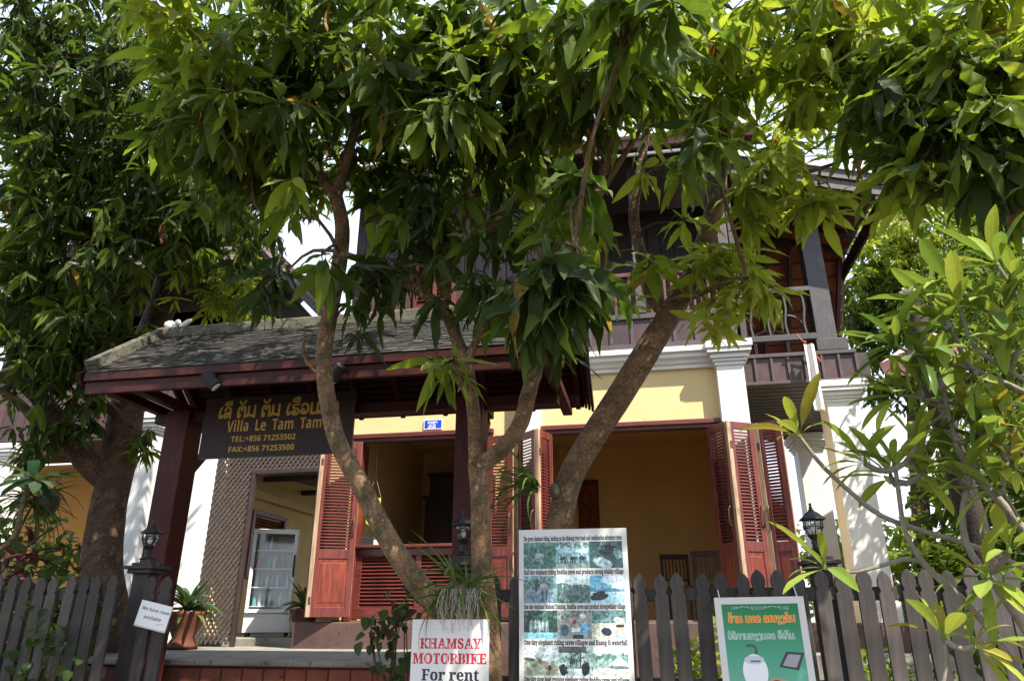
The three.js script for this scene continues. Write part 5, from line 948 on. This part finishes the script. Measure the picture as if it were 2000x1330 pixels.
mangoTree('mango_tree', 'sunlit mango tree beyond the white columns', [[[5.2, 0.9, -15.5, 0.3], [5.3, 3, -15.6, 0.24], [5.6, 5, -15.8, 0.2], [6, 8, -16, 0.12], [6, 11, -17, 0.06]], [[5.5, 4.4, -15.8, 0.14], [6.6, 6, -15.4, 0.1], [8, 7.5, -15, 0.06]]], clumpsFarRight, { bark: darkBark, roots: [0], density: 4.5, spread: 1.1, size: 1.3, group: 'mango trees', thick: 1, deep: 1.6, twigs: false });
mangoTree('mango_tree', 'pale background tree behind the brown gabled roof', [[[-14, 0.9, -17, 0.3], [-13.8, 5, -17, 0.22], [-13, 9, -17.5, 0.14], [-10, 12, -19, 0.06]]], clumpsFarLeft, { bark: darkBark, roots: [0], density: 4.5, spread: 1.1, size: 1.3, group: 'mango trees', thick: 1, deep: 2, twigs: false });

// frangipani at the street side
{
  const base = V(2.15, 0.12, -3.25), tree = group('frangipani_tree', null, base.x, base.y, base.z); tag(tree, 'leafy frangipani with bare grey branches in front of the picket fence', 'tree');
  const bark = mat([0.4, 0.35, 0.28], { map: scaled(texConcrete, 3), roughness: 0.9, bumpMap: scaled(texBarkBump, 4), bumpScale: 0.006 });
  wmesh('trunk', limb([[2.15, 0.1, -3.25, 0.1], [2.12, 0.6, -3.24, 0.075], [2.1, 1.0, -3.2, 0.06], [2.25, 1.6, -3.1, 0.05], [2.35, 2.4, -3.0, 0.045], [2.4, 3.0, -2.95, 0.035]], 10), bark, tree);
  const spineP = []; const hubs = [V(2.12, 0.6, -3.24), V(2.1, 1.0, -3.2), V(2.25, 1.6, -3.1), V(2.35, 2.4, -3.0), V(2.4, 3.0, -2.95)];
  const tips = [];
  limbsFrangipani.forEach((l) => {
    const pts = l.map((p) => [p[0], p[1], p[2], p[3] * 0.6]), f = V(pts[0][0], pts[0][1], pts[0][2]), out = !inFrame(f);
    if (out) { const h = hubs.reduce((a, b) => (a.distanceTo(f) < b.distanceTo(f) ? a : b)); pts.unshift([h.x, h.y, h.z, pts[0][3] * 1.2]); }
    wmesh('branch', limb(pts, 8, 0.06, 0.05), bark, tree);
    const c = new THREE.CatmullRomCurve3(l.map((p) => V(p[0], p[1], p[2]))); for (let k = 0; k <= 10; k++) spineP.push(c.getPoint(k / 10));
    const e = l[l.length - 1], d = l[l.length - 2]; tips.push([V(e[0], e[1], e[2]), V(e[0] - d[0], e[1] - d[1], e[2] - d[2]).normalize()]);
  });
  for (const [x, y, z] of extraTips) {
    const p = V(x, y, z), s = spineP.reduce((a, b) => (a.distanceTo(p) < b.distanceTo(p) ? a : b));
    wmesh('branch', limb([[s.x, s.y, s.z, 0.014], [(s.x + p.x) / 2, (s.y + p.y) / 2 - 0.02, (s.z + p.z) / 2, 0.012], [p.x, p.y, p.z, 0.011]], 6, 0.05, 0.06), bark, tree); tips.push([p, p.clone().sub(s).normalize()]);
  }
  const fm = [[0.12, 0.2, 0.03], [0.2, 0.3, 0.04], [0.29, 0.38, 0.05], [0.37, 0.42, 0.055], [0.38, 0.33, 0.045]].map((c) => leafMat(c, { map: texSpotted, transmission: 0.4 }));
  for (const [p, d] of tips) {
    const m = Math.floor(rr(8, 12)), axis = d.clone().add(V(0, 0.3, 0)).normalize(), a0 = rnd() * 6.28, e1 = V(1, 0, 0).addScaledVector(axis, -axis.x).normalize(), e2 = axis.clone().cross(e1), w = rnd();
    for (let k = 0; k < m; k++) {
      const az = a0 + k * 2.4, th = 0.35 + 1.05 * (k / m) + rr(-0.15, 0.15), dir = axis.clone().multiplyScalar(Math.cos(th)).addScaledVector(e1, Math.sin(th) * Math.cos(az)).addScaledVector(e2, Math.sin(th) * Math.sin(az)).add(V(0, 0.05, 0));
      const L = rr(0.13, 0.24), o = new THREE.Mesh(frangiLeaf[k % 2], fm[Math.max(0, Math.min(4, Math.floor(w * 2.2 + rr(0, 2.6)))) % 5]); o.name = 'leaf'; o.castShadow = o.receiveShadow = true;
      leafMatrix(p.clone().addScaledVector(dir, 0.16 * L), dir, rr(-0.4, 0.4), L, rr(0.85, 1.15), 1).decompose(o.position, o.quaternion, o.scale); o.position.sub(base); tree.add(o);
    }
    wmesh('bud', new THREE.ConeGeometry(0.011, 0.05, 6).translate(p.x, p.y + 0.02, p.z), fm[1], tree);
  }
  const fp = tips[6][0]; const petal = new THREE.SphereGeometry(0.02, 6, 5).scale(1, 0.35, 0.6); for (let k = 0; k < 5; k++) wmesh('flower_petal', petal.clone().translate(0.02, 0, 0).rotateZ(0.5).rotateY(k * 1.256).translate(fp.x - 0.35, fp.y - 0.1, fp.z), mat([0.75, 0.7, 0.5]), tree);
}
// ---------------------------------------------------------------- strap leaved plants
function strapPlant(name, label, category, p, opt) {
  const g = group(name, null, p.x, p.y, p.z); tag(g, label, category, opt.group);
  const ms = opt.colors.map((c) => leafMat(c, { transmission: 0.3 }));
  for (let k = 0; k < opt.n; k++) {
    const az = opt.az ? opt.az[0] + (opt.az[1] - opt.az[0]) * rnd() : k * 2.4 + rr(-0.3, 0.3), el = rr(...opt.el), dir = V(Math.cos(el) * Math.cos(az), Math.sin(el), Math.cos(el) * Math.sin(az)), L = opt.len * rr(0.6, 1.1);
    const o = new THREE.Mesh((opt.geos ?? strapGeos)[k % (opt.geos ?? strapGeos).length], ms[k % ms.length]); o.name = 'leaf'; o.castShadow = o.receiveShadow = true;
    leafMatrix(V(rr(-1, 1) * (opt.r ?? 0.02), rr(-1, 1) * (opt.r ?? 0.02), rr(-1, 1) * (opt.r ?? 0.02)), dir, rr(-0.3, 0.3), L, (opt.wide ?? 1), opt.bend ?? 1).decompose(o.position, o.quaternion, o.scale); g.add(o);
  }
  return g;
}
const orchidCols = [[0.07, 0.14, 0.02], [0.1, 0.18, 0.025], [0.14, 0.22, 0.03]];
{ const o = strapPlant('tree_orchid', 'clump of strap leaved orchid in the crotch of the forked trunk', 'orchid', V(-1.06, 1.76, -4.13), { n: 40, len: 0.42, el: [-0.25, 1.1], colors: orchidCols, wide: 0.85, r: 0.05, group: 'orchids growing on trunks' });
  mesh('root_mass', new THREE.IcosahedronGeometry(0.1, 3).scale(1.1, 0.9, 0.7).translate(0, -0.03, -0.02), mat([0.2, 0.17, 0.11], { map: texMoss, bumpMap: texBarkBump, bumpScale: 0.03 }), o);
  const hairs = []; for (let k = 0; k < 70; k++) { const x = rr(-0.1, 0.13), z = rr(0.0, 0.08), l = rr(0.06, 0.24); hairs.push(new THREE.TubeGeometry(new THREE.CatmullRomCurve3([V(x, 0, z), V(x + rr(-0.03, 0.03), -l / 2, z + 0.02), V(x + rr(-0.03, 0.03), -l, z)]), 4, 0.0015, 3)); } mesh('air_roots', hairs, mat([0.35, 0.34, 0.24]), o).userData.kind = 'stuff'; }
{ const o = strapPlant('tree_orchid', 'small orchid clump on the thick slanting trunk', 'orchid', V(-0.72, 2.42, -4.8), { n: 26, len: 0.5, el: [-0.2, 1.0], az: [1.6, 4.2], colors: orchidCols, wide: 0.8, r: 0.03, group: 'orchids growing on trunks' });
  mesh('root_mass', new THREE.IcosahedronGeometry(0.04, 2).scale(1, 1.4, 1).translate(0.11, 0, -0.1), mat([0.2, 0.17, 0.11], { map: texMoss }), o); }
{ const o = strapPlant('tree_orchid', 'bushy dark orchid clump on the old leaning trunk', 'orchid', V(-7.15, 2.92, -7.35), { n: 70, len: 0.72, el: [-0.7, 0.9], colors: [[0.06, 0.1, 0.02], [0.09, 0.13, 0.025]], wide: 0.6, r: 0.09, group: 'orchids growing on trunks' });
  mesh('root_mass', new THREE.IcosahedronGeometry(0.14, 2).scale(1, 1.2, 1).translate(0.1, -0.02, -0.12), mat([0.12, 0.1, 0.07], { map: texMoss }), o); }
function pottedAgave(x, y, z, s, label) {
  const g = strapPlant('potted_agave', label, 'potted plant', V(x, y, z), { n: 38, len: 0.6 * s, el: [0.1, 1.4], colors: [[0.07, 0.13, 0.05], [0.1, 0.17, 0.06], [0.13, 0.17, 0.04]], geos: agaveGeos, wide: 1.15, r: 0.02, group: 'potted agaves on the porch' });
  for (const c of g.children) c.position.y += 0.46 * s;
  mesh('pot', new THREE.LatheGeometry([[0, 0], [0.19, 0], [0.18, 0.05], [0.13, 0.13], [0.19, 0.26], [0.24, 0.4], [0.26, 0.44], [0.22, 0.44], [0.21, 0.4], [0, 0.4]].map(([a, b]) => new THREE.Vector2(a * s, b * s)), 20), M.terracotta, g);
}
pottedAgave(-5.82, 1.254, -8.75, 1.0, 'spiky agave in a terracotta pot before the lattice screen');
pottedAgave(-5.0, 1.364, -10.35, 0.85, 'spiky agave in a pot half hidden behind the sunlit door leaf');
// plant with rosette leaves inside the left fence
{
  const g = group('rosette_shrub', null, -5.6, 0.55, -5.3); tag(g, 'young plant with a star of broad dark leaves over the left fence', 'plant');
  wmesh('stem', limb([[-5.75, 0.5, -5.3, 0.035], [-5.7, 1.6, -5.3, 0.03], [-5.45, 2.05, -5.3, 0.026], [-5.22, 2.25, -5.28, 0.022], [-5.19, 2.56, -5.25, 0.018], [-5.15, 2.72, -5.25, 0.016]], 8), barkMat([0.3, 0.27, 0.22], 4), g);
  const lm = [[0.03, 0.08, 0.03], [0.05, 0.11, 0.03], [0.09, 0.13, 0.02]].map((c) => leafMat(c));
  const rosette = (p, n, L, e0, e1) => { for (let k = 0; k < n; k++) { const el = rr(e0, e1), az = k * 2.4, dir = V(Math.cos(el) * Math.cos(az), Math.sin(el), Math.cos(el) * Math.sin(az)), o = mesh('leaf', frangiLeaf[k % 2], lm[k % 3], g); leafMatrix(p, dir, rr(-0.2, 0.2), L * rr(0.75, 1.1), 1, 1).decompose(o.position, o.quaternion, o.scale); o.position.sub(g.position); } };
  rosette(V(-5.15, 2.72, -5.25), 17, 0.42, -0.35, 0.7); rosette(V(-5.5, 1.95, -5.15), 8, 0.3, -0.3, 0.6);
}
{ const g = strapPlant('cordyline', 'dark red leaved cordyline at the end of the left fence', 'plant', V(-5.85, 2.0, -5.9), { n: 34, len: 0.5, el: [-0.4, 1.3], colors: [[0.09, 0.02, 0.025], [0.05, 0.03, 0.02], [0.14, 0.03, 0.04]], geos: agaveGeos, wide: 0.8, r: 0.25 });
  mesh('stem', rod(V(0, -1.45, 0), V(0, 0.2, 0), 0.03, 0.025, 6), darkBark, g); }
// creepers
function creeper(label, p0, leafPts, size, cols) {
  const g = group('creeper', null, p0.x, p0.y, p0.z); tag(g, label, 'creeper', 'creepers on the fence'); const ms = cols.map((c) => leafMat(c));
  const stems = leafPts.map((q) => new THREE.CatmullRomCurve3([V(0, 0, 0), q.clone().multiplyScalar(0.5).add(V(rr(-0.06, 0.06), 0.05, 0.01)), q])).filter((_, i) => i % 6 === 0);
  mesh('stem', stems.map((c) => new THREE.TubeGeometry(c, 10, 0.004, 4)), brownBark, g);
  leafPts.forEach((q, k) => { const az = rr(0.2, 2.9), el = rr(-1.3, -0.1), dir = V(Math.cos(az) * Math.cos(el), Math.sin(el), Math.sin(az) * Math.cos(el)), o = mesh('leaf', heartLeaf, ms[k % ms.length], g); leafMatrix(q, dir, rr(-0.5, 0.5), size * rr(0.6, 1.15), 1, 1).decompose(o.position, o.quaternion, o.scale); });
}
{
  const pts = []; for (const [x, y, r, n] of [[-4.12, 1.6, 0.1, 14], [-3.97, 1.5, 0.1, 14], [-4.35, 1.25, 0.14, 22], [-4.0, 1.25, 0.14, 22], [-3.78, 1.38, 0.08, 12], [-4.2, 1.05, 0.2, 22], [-4.75, 1.22, 0.08, 8]]) for (let k = 0; k < n; k++) pts.push(V(x + rr(-r, r) + 4.1, y + rr(-r, r) * 1.3 - 0.55, rr(0.0, 0.14)));
  creeper('heart leaved creeper climbing the left fence', V(-4.1, 0.55, -4.55), pts, 0.07, [[0.06, 0.11, 0.02], [0.09, 0.15, 0.025], [0.05, 0.09, 0.02]]);
  const p2 = []; for (const [x, y, r, n] of [[-1.62, 1.55, 0.12, 34], [-1.5, 1.66, 0.12, 26], [-1.6, 1.28, 0.1, 16], [-1.48, 1.35, 0.1, 12]]) for (let k = 0; k < n; k++) p2.push(V(x + rr(-r, r) + 1.5, y + rr(-r, r) - 0.55, rr(-0.1, 0.1)));
  creeper('round leaved creeper beside the rental sign', V(-1.5, 0.55, -4.45), p2, 0.075, [[0.045, 0.09, 0.02], [0.07, 0.12, 0.02], [0.09, 0.06, 0.025]]);
}
{ const g = strapPlant('grass_tuft', 'long grass blades rising between the two white signs', 'grass tuft', V(-0.93, 1.0, -4.25), { n: 9, len: 0.75, el: [0.8, 1.4], az: [-1.4, 0.9], colors: [[0.13, 0.2, 0.03], [0.1, 0.17, 0.03]], geos: strapGeos, wide: 0.6 }); for (const c of g.children) c.position.y -= 0.4; g.position.y = 0.95; }
// shrubs and far greenery
function shrub(name, label, x, y, z, R, n, len, tone, opt = {}) {
  const g = group(name, null, x, y, z); tag(g, label, opt.category ?? 'shrub', opt.group ?? 'shrubs in the garden');
  mesh('stem', [0, 1, 2].map((k) => rod(V(rr(-0.1, 0.1), 0, rr(-0.1, 0.1)), V(rr(-0.4, 0.4) * R, R * 1.1, rr(-0.4, 0.4) * R), 0.025, 0.012, 5)), darkBark, g);
  const im = new THREE.InstancedMesh(opt.geo ?? broadLeaf, farLeafMat, n);
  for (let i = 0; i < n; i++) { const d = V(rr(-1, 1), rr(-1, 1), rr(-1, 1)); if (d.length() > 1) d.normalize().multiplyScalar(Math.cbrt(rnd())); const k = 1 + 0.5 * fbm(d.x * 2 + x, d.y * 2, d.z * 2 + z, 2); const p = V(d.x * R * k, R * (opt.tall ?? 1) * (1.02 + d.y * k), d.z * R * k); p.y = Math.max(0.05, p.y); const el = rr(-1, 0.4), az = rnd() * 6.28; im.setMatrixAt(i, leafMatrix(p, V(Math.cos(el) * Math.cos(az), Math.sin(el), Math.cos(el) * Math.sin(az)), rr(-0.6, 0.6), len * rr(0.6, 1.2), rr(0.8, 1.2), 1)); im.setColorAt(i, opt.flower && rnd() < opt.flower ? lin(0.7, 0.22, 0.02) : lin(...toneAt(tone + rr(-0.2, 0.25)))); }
  im.name = 'foliage'; im.userData.kind = 'stuff'; im.castShadow = im.receiveShadow = true; g.add(im);
}
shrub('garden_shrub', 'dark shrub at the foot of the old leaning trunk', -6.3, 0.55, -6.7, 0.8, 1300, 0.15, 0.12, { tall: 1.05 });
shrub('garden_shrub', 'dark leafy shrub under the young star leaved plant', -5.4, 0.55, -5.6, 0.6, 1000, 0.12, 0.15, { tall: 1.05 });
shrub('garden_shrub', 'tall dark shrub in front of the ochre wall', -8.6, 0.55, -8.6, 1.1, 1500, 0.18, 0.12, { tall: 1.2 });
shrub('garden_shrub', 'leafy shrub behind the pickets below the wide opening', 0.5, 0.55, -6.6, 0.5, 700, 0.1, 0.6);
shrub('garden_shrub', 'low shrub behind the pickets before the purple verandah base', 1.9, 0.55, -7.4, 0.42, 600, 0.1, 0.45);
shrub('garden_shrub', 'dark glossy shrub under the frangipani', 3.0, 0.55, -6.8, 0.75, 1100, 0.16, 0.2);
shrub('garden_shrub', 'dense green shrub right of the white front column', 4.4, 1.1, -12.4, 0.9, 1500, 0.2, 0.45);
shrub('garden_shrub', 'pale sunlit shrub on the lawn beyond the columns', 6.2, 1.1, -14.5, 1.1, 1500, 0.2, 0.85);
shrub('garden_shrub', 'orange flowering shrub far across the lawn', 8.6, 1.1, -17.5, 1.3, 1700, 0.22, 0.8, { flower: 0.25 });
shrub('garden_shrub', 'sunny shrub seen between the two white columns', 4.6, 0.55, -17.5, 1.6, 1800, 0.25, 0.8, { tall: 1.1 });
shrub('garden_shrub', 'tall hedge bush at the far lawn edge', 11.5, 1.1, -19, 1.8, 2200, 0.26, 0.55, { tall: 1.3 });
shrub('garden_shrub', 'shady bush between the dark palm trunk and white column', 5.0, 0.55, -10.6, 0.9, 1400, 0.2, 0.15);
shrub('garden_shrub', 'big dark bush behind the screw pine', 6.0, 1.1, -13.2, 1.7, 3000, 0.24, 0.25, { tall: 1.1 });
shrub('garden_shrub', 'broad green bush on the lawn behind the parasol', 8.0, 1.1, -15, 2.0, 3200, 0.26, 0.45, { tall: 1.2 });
{ const g = strapPlant('screw_pine', 'tall plant of upright strap leaves behind the frangipani', 'plant', V(5.2, 2.6, -9.4), { n: 80, len: 2.1, el: [0.2, 1.5], colors: [[0.07, 0.14, 0.03], [0.1, 0.18, 0.035], [0.14, 0.2, 0.04]], wide: 0.7, r: 0.35 }); mesh('stem', rod(V(0, -2.05, 0), V(0, 0.1, 0), 0.12, 0.1, 8), darkBark, g); }
{ const g = group('dark_palm_trunk', null, 3.25, 0.55, -8.6); tag(g, 'dark ringed tree trunk behind the frangipani branches', 'tree');
  wmesh('trunk', limb([[3.5, 0.5, -8.6, 0.18], [3.48, 1.6, -8.6, 0.15], [3.42, 3, -8.6, 0.13], [3.36, 4.2, -8.6, 0.12], [3.5, 5.4, -8.9, 0.09]], 12, 0.12), barkMat([0.055, 0.043, 0.035]), g);
  const top = V(3.7, 4.9, -9.4); const im = new THREE.InstancedMesh(mangoFar, farLeafMat, 3600); for (let i = 0; i < 3600; i++) { const p = V(rr(0.0, 3.6), rr(-1.7, 1.5) + 0.4 * fbm(i * 0.01, 1), rr(-1.2, 0.6)).add(top); p.x += Math.max(0, p.y - 5.6) * 0.5; const el = rr(-1.2, 0.2), az = rnd() * 6.28; im.setMatrixAt(i, leafMatrix(p.sub(g.position), V(Math.cos(el) * Math.cos(az), Math.sin(el), Math.cos(el) * Math.sin(az)), rr(-0.6, 0.6), rr(0.15, 0.25))); im.setColorAt(i, lin(...toneAt(rr(0.05, 0.5)))); } im.name = 'foliage'; im.userData.kind = 'stuff'; im.castShadow = im.receiveShadow = true; g.add(im); }
// ---------------------------------------------------------------- small things
{ const g = group('pink_parasol', null, 5.0, 1.1, -12.6); tag(g, 'faded pink parasol half hidden by frangipani leaves', 'parasol');
  mesh('pole', rod(V(0, 0, 0), V(0, 5.2, 0), 0.03, 0.03, 8), M.palewood, g); mesh('canopy', new THREE.ConeGeometry(0.85, 0.55, 8, 1, true).translate(0, 4.9, 0), phys([0.6, 0.32, 0.31], { transmission: 0.35, roughness: 0.95, thickness: 0, side: THREE.DoubleSide }), g);
  for (let k = 0; k < 8; k++) { const a = k / 8 * 6.283; mesh('rib', rod(V(0, 5.15, 0), V(Math.sin(a) * 0.84, 4.62, Math.cos(a) * 0.84), 0.008), M.palewood, g); } }
{ const g = group('cloth_banner', null, 2.62, 5.5, -10.88); tag(g, 'white cloth banner with red ties hanging from a stick on the balcony', 'banner');
  mesh('stick', rod(V(-0.16, 0.2, 0.06), V(0.14, -0.18, -0.06), 0.012, 0.012, 6), M.palewood, g);
  const s = new THREE.PlaneGeometry(0.16, 1.05, 8, 14), p = s.attributes.position; for (let i = 0; i < p.count; i++) { const u = p.getX(i) / 0.16; p.setZ(i, 0.03 * Math.sin(u * 9) + 0.01 * Math.sin(p.getY(i) * 9)); } s.computeVertexNormals();
  mesh('cloth', s.translate(0.0, -0.5, 0.07), phys([0.74, 0.71, 0.7], { transmission: 0.3, thickness: 0, roughness: 0.95, side: THREE.DoubleSide }), g);
  mesh('red_tie', [new THREE.SphereGeometry(0.025, 8, 6).translate(-0.05, 0.06, 0.05), rod(V(0.1, -0.14, -0.02), V(0.14, -0.25, 0.0), 0.012)], mat([0.5, 0.03, 0.02]), g); }
{ const g = group('orange_paper_lamp', null, -10.05, 6.45, -10.95); tag(g, 'small round orange lamp hanging under the neighbouring eave', 'lamp');
  mesh('shade', new THREE.SphereGeometry(0.13, 14, 10).scale(1.2, 0.8, 1), phys([0.8, 0.3, 0.02], { transmission: 0.3, thickness: 0, roughness: 0.95 }), g); mesh('cord', rod(V(0, 0.1, 0), V(0, 1.1, 0.3), 0.006), M.black, g); }
{ const g = group('overhead_cable', null, 3, 9.4, -11); tag(g, 'thin black overhead cables crossing beyond the roof', 'cable');
  for (let k = 0; k < 4; k++) mesh('wire', new THREE.TubeGeometry(new THREE.CatmullRomCurve3([V(-1.2, -0.2 + k * 0.14, 0), V(1.2, 0.25 + k * 0.16, -1), V(5, 1.3 + k * 0.2, -2)]), 12, 0.012, 4), M.black, g); }
renderer.render(scene, camera);
